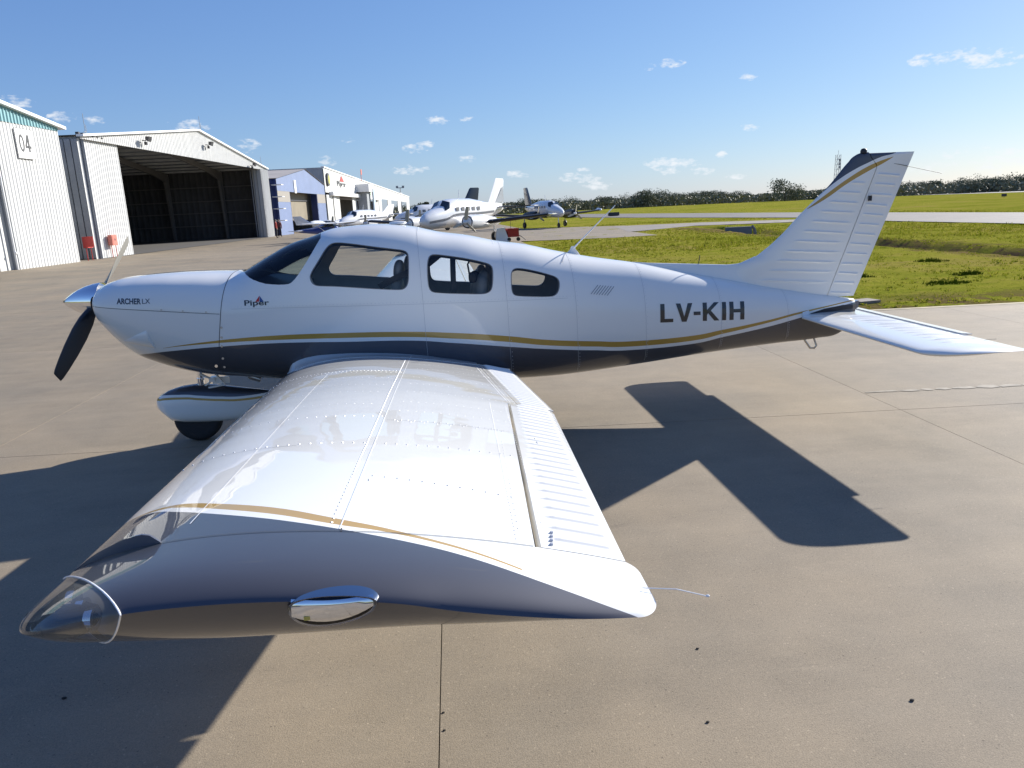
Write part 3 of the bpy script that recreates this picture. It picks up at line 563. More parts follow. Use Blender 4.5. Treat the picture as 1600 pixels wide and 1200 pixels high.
# ============================================================ MAIN AIRPLANE
def fcurve(t,xs,pts):
    x0,x1=pts[0][0],pts[-1][0]; ys=[p[1] for p in pts]; y0,y1=min(ys)-.01,max(ys)+.01
    u=MT(t,'DIVIDE',MT(t,'SUBTRACT',xs,x0),x1-x0,clamp=True)
    c=N(t,'ShaderNodeFloatCurve'); cv=c.mapping.curves[0]
    nrm=[((a-x0)/(x1-x0),(b-y0)/(y1-y0)) for a,b in pts]
    cv.points[0].location=nrm[0]; cv.points[1].location=nrm[-1]
    for a,b in nrm[1:-1]: cv.points.new(a,b)
    c.mapping.update(); t.links.new(u,c.inputs['Value'])
    return MT(t,'ADD',MT(t,'MULTIPLY',c.outputs[0],y1-y0),y0)
WHITE=(.82,.812,.765); NAVY=(.100,.102,.118); GOLD=(.46,.28,.055)
def paint(name,bands,coords='Object',rough=.28,wave=.06,wscale=2.6,cior=1.42):
    """bands: function(tree, sep)-> list of (mask socket, colour) painted over white in order"""
    m=bpy.data.materials.new(name); m.use_nodes=True; t=m.node_tree; b=t.nodes['Principled BSDF']
    tc=N(t,'ShaderNodeTexCoord'); sp=N(t,'ShaderNodeSeparateXYZ'); t.links.new(tc.outputs['Object'],sp.inputs[0])
    cur=None; mask=None
    for mk,colr in bands(t,sp):
        if colr is NAVY: mask=mk
        mx=N(t,'ShaderNodeMix',data_type='RGBA'); t.links.new(mk,mx.inputs[0])
        if cur is None: mx.inputs[6].default_value=(*WHITE,1)
        else: t.links.new(cur,mx.inputs[6])
        mx.inputs[7].default_value=(*colr,1); cur=mx.outputs[2]
    if cur is not None: t.links.new(cur,b.inputs['Base Color'])
    else: b.inputs['Base Color'].default_value=(*WHITE,1)
    b.inputs['Roughness'].default_value=rough
    if mask is not None:   # metallic flake in the navy
        t.links.new(MT(t,'MULTIPLY',mask,.70),b.inputs['Metallic']); t.links.new(MT(t,'ADD',MT(t,'MULTIPLY',mask,.25),rough),b.inputs['Roughness'])
    b.inputs['Coat Weight'].default_value=1; b.inputs['Coat Roughness'].default_value=.015; b.inputs['Coat IOR'].default_value=cior; b.inputs['Specular IOR Level'].default_value=.2
    n=N(t,'ShaderNodeTexNoise'); n.inputs['Scale'].default_value=wscale; n.inputs['Detail'].default_value=1.5; t.links.new(tc.outputs['Object'],n.inputs['Vector'])
    bp=N(t,'ShaderNodeBump'); bp.inputs['Strength'].default_value=wave; bp.inputs['Distance'].default_value=.05; t.links.new(n.outputs[0],bp.inputs['Height'])
    t.links.new(bp.outputs[0],b.inputs['Normal']); t.links.new(bp.outputs[0],b.inputs['Coat Normal'])
    return m
GU=[(.90,.905),(1.253,.946),(1.564,.966),(1.869,.973),(2.274,.967),(2.807,.948),(3.231,.914),(3.662,.859),(4.038,.795),(4.414,.753),(4.803,.721),(5.202,.72),(5.606,.755),(6.022,.804),(6.35,.857),(6.67,.896),(6.93,.925)]
GL=[(.90,.903),(1.25,.929),(1.56,.937),(1.864,.935),(2.27,.926),(2.804,.905),(3.228,.867),(3.66,.81),(4.03,.748),(4.415,.705),(4.806,.673),(5.208,.672),(5.612,.718),(6.024,.78),(6.35,.839),(6.67,.885),(6.93,.915)]
NV=[(.50,.80),(.813,.862),(1.076,.887),(1.354,.903),(1.709,.911),(2.013,.906),(2.381,.891),(2.802,.876),(3.226,.831),(3.658,.77),(4.037,.716),(4.416,.672),(4.81,.64),(5.214,.641),(5.617,.687),(6.029,.743),(6.354,.803),(6.67,.862),(6.93,.90)]
def fus_bands(t,sp):
    X,Z=sp.outputs[0],sp.outputs[2]
    g=MT(t,'MULTIPLY',MT(t,'LESS_THAN',Z,fcurve(t,X,GU)),MT(t,'GREATER_THAN',Z,fcurve(t,X,GL)))
    g=MT(t,'MULTIPLY',g,MT(t,'GREATER_THAN',X,.9))
    n=MT(t,'LESS_THAN',Z,fcurve(t,X,NV))
    return [(g,GOLD),(n,NAVY)]
WG_U=[(2.40,4.80),(2.503,4.806),(2.555,4.827),(2.644,4.879),(2.805,4.963),(2.94,5.044),(3.04,5.095),(3.172,5.172),(3.31,5.272)]
WG_L=[(2.40,4.815),(2.486,4.821),(2.568,4.867),(2.658,4.927),(2.816,5.014),(2.946,5.085),(3.042,5.120),(3.172,5.186),(3.31,5.279)]
WN=[(2.36,4.79),(2.478,4.833),(2.553,4.89),(2.672,4.971),(2.824,5.051),(2.945,5.109),(3.05,5.158),(3.172,5.218),(3.342,5.318),(3.428,5.362),(3.52,5.41)]
def wing_bands(t,sp):
    X=sp.outputs[0]; A=MT(t,'ABSOLUTE',sp.outputs[1])
    g=MT(t,'MULTIPLY',MT(t,'GREATER_THAN',A,fcurve(t,X,WG_U)),MT(t,'LESS_THAN',A,fcurve(t,X,WG_L)))
    g=MT(t,'MULTIPLY',g,MT(t,'LESS_THAN',X,3.31))
    n=MT(t,'GREATER_THAN',A,fcurve(t,X,WN))
    return [(g,GOLD),(n,NAVY)]
FN=[(6.428,1.75),(6.541,1.855),(6.724,1.999),(6.867,2.081),(6.967,2.125),(7.096,2.174),(7.227,2.203),(7.30,2.24)]
FGU=[(6.443,1.756),(6.6,1.868),(6.798,2.0),(6.969,2.094),(7.1,2.143),(7.215,2.173)]
FGL=[(6.443,1.752),(6.601,1.834),(6.8,1.961),(7.0,2.065),(7.115,2.117),(7.215,2.171)]
def fin_bands(t,sp):
    X,Z=sp.outputs[0],sp.outputs[2]
    g=MT(t,'MULTIPLY',MT(t,'LESS_THAN',Z,fcurve(t,X,FGU)),MT(t,'GREATER_THAN',Z,fcurve(t,X,FGL)))
    g=MT(t,'MULTIPLY',g,MT(t,'MULTIPLY',MT(t,'GREATER_THAN',X,6.443),MT(t,'LESS_THAN',X,7.215)))
    n=MT(t,'MULTIPLY',MT(t,'GREATER_THAN',Z,fcurve(t,X,FN)),MT(t,'GREATER_THAN',X,6.40))
    return [(g,GOLD),(n,NAVY)]
PG=[(.68,.40),(.78,.412),(.90,.412),(1.02,.398),(1.185,.377),(1.40,.361),(1.66,.385)]
def pant_bands(t,sp):
    X,Z=sp.outputs[0],sp.outputs[2]; c=fcurve(t,X,PG)
    g=MT(t,'MULTIPLY',MT(t,'LESS_THAN',Z,MT(t,'ADD',c,.010)),MT(t,'GREATER_THAN',Z,MT(t,'SUBTRACT',c,.009)))
    n=MT(t,'GREATER_THAN',Z,MT(t,'ADD',c,.03))
    return [(g,GOLD),(n,NAVY)]
M_FUS=paint('fuselage_paint',fus_bands); M_WING=paint('wing_paint',wing_bands,wave=.05,wscale=3.2,cior=1.27); M_FIN=paint('fin_paint',fin_bands); M_PANT=paint('wheel_pant_paint',pant_bands)
M_WHITE=paint('white_paint',lambda t,s:[])
M_NAVY=material('navy_paint',NAVY,.25,coat=1)
M_CHROME=material('polished_metal',(.88,.88,.9),.055,1)
M_STEEL=material('brushed_steel',(.5,.5,.5),.3,1)
M_SEAM=material('seam_line',(.05,.052,.055),.5); M_SEAL=material('seam_sealant',(.86,.86,.86),.35,coat=.5)
M_RIVET=material('rivet_head',(.62,.62,.63),.35,.2)
M_RUB=material('tyre_rubber',(.018,.018,.02),.75,bump=.3,bump_scale=80)
M_DARK=material('dark_trim',(.018,.018,.022),.55); M_BLACK=material('propeller_black',(.012,.013,.016),.42,coat=.25)
M_LINER=material('cabin_liner',(.48,.46,.42),.75,noise_amt=.1); M_FRAME=material('window_frame_grey',(.20,.20,.20),.5); M_LEATH=material('grey_leather',(.34,.33,.31),.5,bump=.2,bump_scale=40)
M_LET=material('black_lettering',(.012,.012,.015),.3,coat=.8); M_RED=material('red_print',(.5,.02,.02),.35); M_BLUEP=material('blue_print',(.03,.08,.25),.35)
M_BLADE=material('propeller_grey',(.23,.225,.205),.45,.2)
def glass_mat(name,tint,fres=1.0,ior=1.5,milk=0):
    m=bpy.data.materials.new(name); m.use_nodes=True; t=m.node_tree; t.nodes.clear()
    o=N(t,'ShaderNodeOutputMaterial'); g=N(t,'ShaderNodeBsdfGlossy'); g.inputs['Roughness'].default_value=.01
    tr=N(t,'ShaderNodeBsdfTransparent'); tr.inputs[0].default_value=(*tint,1); f=N(t,'ShaderNodeFresnel'); f.inputs[0].default_value=ior
    mx=N(t,'ShaderNodeMixShader'); t.links.new(MT(t,'MULTIPLY',f.outputs[0],fres),mx.inputs[0]); t.links.new(tr.outputs[0],mx.inputs[1]); t.links.new(g.outputs[0],mx.inputs[2])
    if milk:
        d_=N(t,'ShaderNodeBsdfDiffuse'); d_.inputs[0].default_value=(.55,.53,.48,1); m2=N(t,'ShaderNodeMixShader'); m2.inputs[0].default_value=milk; t.links.new(mx.outputs[0],m2.inputs[1]); t.links.new(d_.outputs[0],m2.inputs[2]); mx=m2
    t.links.new(mx.outputs[0],o.inputs[0])
    return m
M_GLASS=glass_mat('window_acrylic',(.86,.88,.87)); M_SHIELD=glass_mat('windshield_acrylic',(.62,.72,.74)); M_LENS=glass_mat('clear_lens',(.93,.93,.91),1.2,milk=.16)

ORG=(2.9,0,0)
AC=thing('small_airplane','white low-wing propeller airplane with navy belly, gold stripe and LV-KIH on its side, parked nearest','airplane',ORG,org=True)
# ---------------- fuselage: one triangulated half (x,theta), mirrored
TS=.5
def Pf(x,th,off=0.0):
    p=fus(x,th)
    if off is not 0.0:
        p=p+nf(x,th)*np.asarray(off)[...,None] if np.ndim(off) else p+nf(x,th)*off
    return p
def nf(x,th):
    x=np.asarray(x,float); th=np.asarray(th,float); e=2e-3
    xa=np.clip(x-e,X0,X1); xb=np.clip(x+e,X0,X1)
    ta=th-4e-3; tb=th+4e-3
    du=fus(xb,th)-fus(xa,th); dv=fus(x,tb)-fus(x,ta)
    n=np.cross(dv,du); l=np.linalg.norm(n,axis=-1,keepdims=True); n=n/np.maximum(l,1e-12)
    cen=np.stack([x+0*th,0*x+0*th,F_MID(x)+0*th],-1); s=np.sign(np.sum(n*(fus(x,th)-cen),-1,keepdims=True)); s[s==0]=1
    return n*s
def chaikin(P,it=2,closed=True):
    P=[np.array(p,float) for p in P]
    for _ in range(it):
        Q=[]
        for i in range(len(P) if closed else len(P)-1):
            a,b=P[i],P[(i+1)%len(P)]; Q+=[a*.75+b*.25,a*.25+b*.75]
        P=Q if closed else [P[0]]+Q+[P[-1]]
    return P
def subdiv(P,d=.03,closed=True):
    Q=[]
    for i in range(len(P) if closed else len(P)-1):
        a,b=np.array(P[i]),np.array(P[(i+1)%len(P)]); n=max(1,int(np.ceil(np.linalg.norm(b-a)/d)))
        Q+=[a+(b-a)*k/n for k in range(n)]
    if not closed: Q.append(np.array(P[-1]))
    return Q
WIN=[[(2.135,1.44),(2.135,1.395),(2.155,1.36),(2.20,1.343),(2.38,1.331),(2.607,1.303),(2.833,1.280),(2.875,1.292),(2.902,1.33),(2.91,1.40),(2.917,1.54),(2.905,1.573),(2.87,1.590),(2.80,1.600),(2.624,1.627),(2.42,1.664),(2.36,1.671),(2.31,1.668),(2.27,1.640),(2.21,1.545)],
     [(3.060,1.44),(3.068,1.50),(3.085,1.535),(3.128,1.545),(3.258,1.522),(3.488,1.468),(3.555,1.448),(3.582,1.425),(3.588,1.39),(3.582,1.31),(3.57,1.25),(3.545,1.222),(3.49,1.210),(3.315,1.225),(3.13,1.243),(3.085,1.252),(3.062,1.285),(3.058,1.35)],
     [(3.733,1.33),(3.740,1.370),(3.762,1.394),(3.81,1.397),(3.96,1.361),(4.08,1.322),(4.118,1.303),(4.136,1.275),(4.136,1.235),(4.122,1.19),(4.095,1.162),(4.05,1.153),(3.87,1.167),(3.78,1.178),(3.745,1.19),(3.730,1.225)]]
WINP=[]
for w in WIN:
    q=[(x,float(side_th(x,z))*TS) for x,z in w]; WINP.append(subdiv(chaikin(q,2),.03))
sh=[(1.525,0.0),(1.530,.12),(1.545,.25),(1.575,.42)]
sh=[(x,t*TS) for x,t in sh]+[(x,float(side_th(x,z))*TS) for x,z in [(1.60,1.452),(1.658,1.418),(1.755,1.383),(1.86,1.370),(1.95,1.368),(1.995,1.385),(2.06,1.46),(2.135,1.573),(2.185,1.66),(2.208,1.705)]]
sh+=[(2.212,.45*TS),(2.205,.30*TS),(2.195,.15*TS),(2.19,0.0)]
mid=chaikin(sh[1:-1],1,False); SHP=[np.array(sh[0])]+mid+[np.array(sh[-1])]; SHP=subdiv(SHP,.03,False)
def seam_x(th): 
    z=fus(1.42,th)[...,2]; return 1.365+(z-.9)*.18
seamP=[(float(seam_x(t)),t*TS) for t in np.linspace(0,PI,60)]
def inpoly(pt,P):
    x,y=pt; c=False; n=len(P); j=n-1
    for i in range(n):
        xi,yi=P[i]; xj,yj=P[j]
        if (yi>y)!=(yj>y) and x<(xj-xi)*(y-yi)/(yj-yi)+xi: c=not c
        j=i
    return c
xs=np.concatenate([np.array([X0,.35,.356,.365,.376,.39,.41,.432,.46]),np.arange(.49,X1-.02,.032),[X1]])
ths=np.linspace(0,PI,45)*TS
cons=[SHP]+WINP+[seamP]
cpts=np.array([p for c_ in cons for p in c_])
pts=[];edges=[]
for x in xs:
    for t in ths:
        if t in (ths[0],ths[-1]) or np.min((cpts[:,0]-x)**2+(cpts[:,1]-t)**2)>.011**2: pts.append(Vector((float(x),float(t))))
for ci,P in enumerate(cons):
    o=len(pts); pts+=[Vector((float(p[0]),float(p[1]))) for p in P]
    n=len(P); edges+=[(o+i,o+i+1) for i in range(n-1)]
    if ci in (1,2,3): edges.append((o+n-1,o))
vo,eo,fo,_,_,_=delaunay_2d_cdt(pts,edges,[],0,1e-6)
V2=np.array([(p.x,p.y/TS) for p in vo]); V2[:,1]=np.clip(V2[:,1],0,PI); F3=np.array([f for f in fo if len(f)==3])
CEN=V2[F3].mean(1); CENS=CEN.copy(); CENS[:,1]*=TS
reg=np.zeros(len(F3),int)   # 0 skin,1 windshield,2..4 windows,5 cowling
SHc=[tuple(p) for p in SHP]
for i,c_ in enumerate(CENS):
    if 1.45<c_[0]<2.3 and inpoly(c_,SHc+[(2.19,-.01),(1.525,-.01)]): reg[i]=1; continue
    for k,wp in enumerate(WINP):
        if wp[0][0]-.9<c_[0]<wp[0][0]+.9 and inpoly(c_,wp): reg[i]=2+k; break
    else:
        if c_[0]<float(seam_x(c_[1]/TS)): reg[i]=5
P3=Pf(V2[:,0],V2[:,1]); N3=nf(V2[:,0],V2[:,1])
N3[V2[:,0]>X1-1e-4]=(1,0,0)
def half_mesh(name,sel,off=0.0,sides=(1,-1),flipn=False,extra=None):
    idx=np.where(sel)[0]; me=bpy.data.meshes.new(name); vs=[];ns=[];fs=[]
    for s in sides:
        used=np.unique(F3[idx]); mp_={u:i+len(vs) for i,u in enumerate(used)}
        p=P3[used]+N3[used]*off; n=N3[used].copy(); p=p*np.array([1,s,1]); n=n*np.array([1,s,1])
        vs+=p.tolist(); ns+=(n*(-1 if flipn else 1)).tolist()
        for t in F3[idx]:
            a,b,c_=[mp_[q] for q in t]
            fn=np.cross(np.array(vs[b])-vs[a],np.array(vs[c_])-vs[a])
            fs.append((a,b,c_) if fn@np.array(ns[a])>=0 else (a,c_,b))
    me.from_pydata(vs,[],fs); me.shade_smooth(); me.normals_split_custom_set_from_vertices(ns); me.update(); return me
obj('fuselage',half_mesh('fuselage',reg==0),M_FUS,AC)
cowl=obj('engine_cowling',half_mesh('engine_cowling',reg==5),M_FUS,AC)
obj('windshield',half_mesh('windshield',reg==1),M_SHIELD,AC)
for k in range(3):
    for s in (1,-1):
        w_=obj('side_window',half_mesh('side_window',reg==2+k,-.004,(s,)),M_GLASS,AC)
        mb=MB(); P=WINP[k]; A=np.array([(p[0],p[1]/TS) for p in P]); C0=A.mean(0)
        ring=lambda d,off:(Pf((A+(C0-A)/np.linalg.norm(A-C0,axis=1)[:,None]*d)[:,0],(A+(C0-A)/np.linalg.norm(A-C0,axis=1)[:,None]*d)[:,1],off)*np.array([1,s,1])).tolist()
        mb.loft([ring(-.003,.0012),ring(.004,.0014),ring(.006,-.034),ring(-.01,-.034)],caps=False)
        obj('window_frame',mb,M_FRAME,w_,smooth=40).location=(0,0,0)
# inner liner (cabin trim)
lin=(reg==0)&(CEN[:,0]>1.55)&(CEN[:,0]<4.35)
obj('cabin_liner',half_mesh('cabin_liner',lin,-.035,flipn=True),M_LINER,AC)
mb=MB(); 
for x in (4.33,):
    P=[tuple(p) for p in Pf(np.full(40,x),np.linspace(0,2*PI,41)[:-1],-.03)]; mb.add(P,[tuple(range(40))])
obj('cabin_bulkhead',mb,M_LINER,AC)
# cowl front face, inlets
mb=MB(); th_=np.linspace(0,2*PI,61)[:-1]; R0=Pf(np.full(60,X0),th_); cc=np.array([X0,0,1.262]); 
mb.loft([R0.tolist(),((R0-cc)*.93+cc-[.006,0,0]).tolist(),((R0-cc)*.5+cc-[.010,0,0]).tolist()],caps=True); obj('cowl_nose_face',mb,M_WHITE,cowl,smooth=30).location=(0,0,0)
for s in (1,-1):
    mb=MB(); mb.lathe([(0,.062),(.004,.058),(.004,.001)],(X0-.016,s*.19,1.265),n=24); o=obj('air_inlet',mb,M_DARK,cowl); o.location=(0,0,0)
def ribbon(mb,P,w,off=.0012,s=1):
    """flat strip along (x,th) points on the fuselage"""
    A=np.array(P,float); Q=Pf(A[:,0],A[:,1],off); n=nf(A[:,0],A[:,1])
    t=np.gradient(Q,axis=0); t/=np.maximum(np.linalg.norm(t,axis=1)[:,None],1e-9); b=np.cross(n,t)
    G=np.stack([Q-b*w/2,Q+b*w/2],1)*np.array([1,s,1]); mb.grid(G)
def xz(P): return [(x,float(side_th(x,z))) for x,z in P]
mb=MB()
for s in (1,-1):
    ribbon(mb,[(float(seam_x(t)),t) for t in np.linspace(.02,PI-.02,60)],.005,s=s)
    ribbon(mb,xz([(x,1.262-.093*(x-.36)) for x in np.linspace(.375,1.405,30)]),.004,s=s)
obj('cowling_seam',mb,M_SEAM,cowl).location=(0,0,0)
mb=MB()
for s in (1,-1):
    for z in (1.06,.98,.905,.80,.72): 
        p=Pf(1.405-(1.06-z)*.12,float(side_th(1.39,z)),.001)*np.array([1,s,1]); mb.lathe([(-.004,.009),(.004,.009)],p,'y',12)
    for x in (.95,1.12,1.30):
        p=Pf(x,float(side_th(x,1.262-.093*(x-.36)+.012)),.001)*np.array([1,s,1]); mb.lathe([(-.003,.006),(.003,.006)],p,'y',10)
obj('cowling_fastener',mb,M_STEEL,cowl,kind='stuff').location=(0,0,0)
for s in (1,-1):
    p=Pf(1.30,float(side_th(1.30,.735)),.0)*np.array([1,s,1]); mb=MB(); mb.lathe([(-.01,.013),(s*-.006,.010)] if 0 else [(-.008,.012),(.008,.012)],p,'y',16); obj('fuel_drain_cap',mb,M_CHROME,cowl,smooth=30).location=(0,0,0)
    # raised louvre on the lower cowl
    mb=MB(); A=xz([(.56,.972),(.80,1.065),(.835,.90)]); g=[]
    for i in range(9):
        u=i/8; row=[]
        for j in range(9):
            w=j/8; x=.56+(.80+.035*w-.56)*u; z=(.965+(1.060-.965)*u)*(1-w)+(.965+(.905-.965)*u)*w
            h=.020*u*math.sin(PI*w)**.6; row.append(Pf(x,float(side_th(x,z)),max(h,.0))*np.array([1,s,1]))
        g.append(row)
    g.append([Pf(.80+.035*j/8+.004,float(side_th(.80+.035*j/8,1.060*(1-j/8)+.905*j/8)),-.004)*np.array([1,s,1]) for j in range(9)])
    mb.grid(g); obj('cowl_louvre',mb,M_WHITE,cowl,smooth=50).location=(0,0,0)
# panel joints, door outline, vents
mb=MB(); white=MB()
for s in (1,-1):
    for x in (2.98,3.66,4.24,4.85,5.55,6.2): ribbon(mb,[(x+.02*t,t) for t in np.linspace(.0,PI-.6,50)],.0022,.0008,s)
    ribbon(mb,xz([(x,1.20-.025*(x-1.5)) for x in np.linspace(1.5,4.2,60)]),.0018,.0008,s)
    ribbon(white,[(3.62,t) for t in np.linspace(.0,.33,12)],.006,.0015,s); ribbon(white,[(3.0,t) for t in np.linspace(.0,.30,12)],.006,.0015,s); ribbon(white,[(4.25,t) for t in np.linspace(.0,.36,12)],.006,.0015,s)
obj('skin_joints',mb,material('skin_joint_grey',(.42,.43,.44),.5),AC,kind='stuff').name='skin_joint'
obj('sealed_roof_joint',white,M_SEAL,AC,kind='stuff')
mb=MB()
for s in (1,-1):
    for i in range(7):
        x=4.40+.0235*i; P=[(x+.068*k,1.150-.0035*i+.068*k) for k in (0,.33,.66,1)]
        ribbon(mb,xz(P),.005,.003,s)
obj('cabin_vent',mb,material('vent_grey',(.22,.23,.25),.5),AC,kind='stuff')
rv=MB()
def dome(mb,p,n,r=.0032,h=.0016,k=6):
    n=np.asarray(n,float); a=np.cross(n,[0,0,1.0]); 
    if np.linalg.norm(a)<.2: a=np.cross(n,[0,1.0,0])
    a/=np.linalg.norm(a); b=np.cross(n,a); p=np.asarray(p,float)
    ring=[p+r*(math.cos(2*PI*i/k)*a+math.sin(2*PI*i/k)*b) for i in range(k)]; ring2=[p+n*h+.55*r*(math.cos(2*PI*i/k)*a+math.sin(2*PI*i/k)*b) for i in range(k)]
    o=len(mb.v); mb.v+=[tuple(q) for q in ring+ring2]; mb.f+=[(o+i,o+(i+1)%k,o+k+(i+1)%k,o+k+i) for i in range(k)]+[tuple(o+k+i for i in range(k))]
for s in (1,-1):
    for x in (3.66,4.24,4.85,5.55,6.2):
        for t in np.arange(.12,PI-.7,.075):
            dome(rv,Pf(x+.014+.02*t,t)*np.array([1,s,1]),nf(x,t)*np.array([1,s,1]),.0032,.0012)
    for x in np.arange(1.55,4.3,.03): 
        t=float(side_th(x,1.215-.025*(x-1.5))); dome(rv,Pf(x,t)*np.array([1,s,1]),nf(x,t)*np.array([1,s,1]),.0032,.0012)
obj('fuselage_rivets',rv,material('painted_rivet',(.62,.63,.65),.3,coat=.6),AC,kind='stuff')
# ---------------- lettering on the side
def put_letters(name,polys2d,m,side=-1,off=.0022,label=None,parent=AC):
    """polys2d: list of (verts[(x,z)], faces)"""
    mb=MB()
    for V,F in polys2d:
        bm=bmesh.new(); vv=[bm.verts.new((x,0,z)) for x,z in V]
        for f in F:
            try: bm.faces.new([vv[i] for i in f])
            except ValueError: pass
        bmesh.ops.triangulate(bm,faces=bm.faces); bmesh.ops.subdivide_edges(bm,edges=bm.edges,cuts=2,use_grid_fill=True)
        vs=[]
        for q in bm.verts:
            x,z=q.co.x,q.co.z; p=Pf(x,float(side_th(x,z)),off); vs.append((p[0],p[1]*(-side),p[2]))
        bm.verts.index_update(); mb.add(vs,[tuple(v.index for v in f.verts) for f in bm.faces]); bm.free()
    return obj(name,mb,m,parent,label=label)
def stroke(a,b,w):
    a=np.array(a);b=np.array(b);t=(b-a)/np.linalg.norm(b-a);n=np.array([-t[1],t[0]])*w/2
    return ([tuple(a-n),tuple(b-n),tuple(b+n),tuple(a+n)],[(0,1,2,3)])
def rect(x0,z0,x1,z1): return ([(x0,z0),(x1,z0),(x1,z1),(x0,z1)],[(0,1,2,3)])
def LVKIH():
    s=.205; L=[]
    def T(V): # letter space: height 1 -> real
        return V
    out=[]
    def add(P,dx):
        for V,F in P: out.append(([(x+dx,z) for x,z in V],F))
    t=.22
    add([rect(0,0,t,1),rect(t,0,.66,.19)],0)
    V=[([(0,1),(.24,1),(.43,.28),(.62,1),(.86,1),(.55,0),(.31,0)],[(0,6,2,1),(2,6,5),(2,5,4,3)])]
    add(V,.80)
    add([rect(0,.34,.36,.53)],1.72)
    K=[rect(0,0,t,1),([(t,.33),(t,.60),(.60,1),(.86,1),(.42,.56),(.88,0),(.61,0),(.28,.42)],[(0,7,4,1),(1,4,3,2),(7,6,5,4)])]
    add(K,2.20); add([rect(0,0,t,1)],3.22); add([rect(0,0,t,1),rect(.58,0,.58+t,1),rect(t,.41,.58,.60)],3.62)
    W_=4.42; res=[]
    for V,F in out:
        res.append(([(5.012+x/W_*.79, .866-.034*x/W_+z*.158+0.0*x) for x,z in V],F))
    return res
put_letters('registration_lettering',LVKIH(),M_LET,label='black LV-KIH registration lettering')
put_letters('registration_lettering',[([(10.82-x,z) if 0 else (x,z) for x,z in V],F) for V,F in []] or LVKIH(),M_LET,side=1)
def fit_text(txt,x0,x1,z0,h,bold=0,dz=0,shear=0):
    v,fs=text_mesh(txt,bold,shear=shear); a,b=v[:,0].min(),v[:,0].max(); cap=.72
    return [([(x0+(p[0]-a)/(b-a)*(x1-x0), z0+p[1]/cap*h+dz*(p[0]-a)/(b-a)) for p in v],fs)]
def put_text(name,P,m,label=None,off=.0022):
    mb=MB()
    for V,F in P:
        vs=[tuple(Pf(x,float(side_th(x,z)),off)) for x,z in V]; mb.add(vs,F)
    return obj(name,mb,m,AC,label=label,fix=False)
put_text('model_lettering',fit_text('ARCHER',.598,.795,1.278,.043,.03,-.008)+fit_text('LX',.805,.868,1.271,.040,0,0),material('grey_lettering',(.03,.035,.05),.35,coat=.6),label='dark ARCHER LX lettering on the engine cowling')
put_text('maker_lettering',fit_text('Piper',1.606,1.800,1.222,.042,.02,-.004),M_LET,label='black Piper lettering below the windshield')
put_text('maker_emblem',[([(1.693,1.247),(1.722,1.247),(1.729,1.293)],[(0,1,2)])],M_RED)
put_text('maker_emblem',[([(1.726,1.247),(1.760,1.245),(1.731,1.290)],[(0,1,2)])],M_BLUEP)
# ---------------- cabin
def rounded(mb,c,d,rx=0,seg=10,e=3.0):
    """soft superellipsoid box"""
    rings=[]
    for i in range(seg+1):
        f=-PI/2+PI*i/seg; cz=np.sign(math.sin(f))*abs(math.sin(f))**(2/e); r=max(abs(math.cos(f)),.02)**(2/e); ring=[]
        for j in range(2*seg):
            a=2*PI*j/(2*seg); x=np.sign(math.cos(a))*abs(math.cos(a))**(2/e)*r*d[0]/2; y=np.sign(math.sin(a))*abs(math.sin(a))**(2/e)*r*d[1]/2; z=cz*d[2]/2
            ring.append((c[0]+x*math.cos(rx)+z*math.sin(rx),c[1]+y,c[2]-x*math.sin(rx)+z*math.cos(rx)))
        rings.append(ring)
    mb.loft(rings)
mb=MB(); mb.box((2.95,0,.74),(2.7,.86,.02)); obj('cabin_floor',mb,M_DARK,AC)
mb=MB(); P=[(1.66,1.40),(1.92,1.36),(2.0,1.33),(2.0,1.28),(1.96,.95),(1.66,.95)]; mb.prism(P,.88,'y',-.44); pan=obj('instrument_panel',mb,M_DARK,AC)
for y in (-.24,.24):
    mb=MB(); mb.tube([(2.02,y-.11,1.27),(2.06,y-.11,1.16),(2.06,y+.11,1.16),(2.02,y+.11,1.27)],.011,8); mb.tube([(2.06,y,1.16),(1.97,y,1.16)],.012,8); obj('control_yoke',mb,M_DARK,AC,smooth=60)
for (x,y,zt) in ((2.74,-.26,1.49),(2.80,.24,1.50),(3.44,-.24,1.37),(3.44,.24,1.38)):
    mb=MB(); rounded(mb,(x-.22,y,.93),(.50,.46,.15)); seat=obj('seat',mb,M_LEATH,AC,smooth=180)
    mb=MB(); rounded(mb,(x+.03,y,1.12),(.13,.44,.48),.18); obj('seat_back',mb,M_LEATH,seat,smooth=180).location=(0,0,0)
    mb=MB(); rounded(mb,(x+.08,y,zt-.07),(.09,.24,.17),.15,e=2.4); obj('head_rest',mb,M_LEATH,seat,smooth=180).location=(0,0,0)
mb=MB()
def strap(pts,w=.045):
    P=np.array(pts,float); t=np.gradient(P,axis=0); n=np.cross(t,[0,1.0,0]); n/=np.linalg.norm(n,axis=1)[:,None]; mb.grid(np.stack([P-n*w/2,P+n*w/2],1))
strap([(3.27,-.40,1.54),(3.265,-.405,1.4),(3.26,-.41,1.22)]); strap([(3.06,-.38,1.46),(3.16,-.36,1.53),(3.27,-.34,1.57)],.05); strap([(2.66,-.40,1.30),(2.78,-.41,1.36),(2.93,-.42,1.42)],.05)
obj('seat_belt',mb,M_DARK,AC)
mb=MB(); mb.tube([(3.42,-.30,1.50),(3.39,-.32,1.44),(3.40,-.33,1.36),(3.43,-.32,1.31)],.008,6); rounded(mb,(3.425,-.34,1.335),(.07,.04,.09)); rounded(mb,(3.45,-.22,1.335),(.07,.04,.09)); obj('headset',mb,M_DARK,AC,smooth=60)
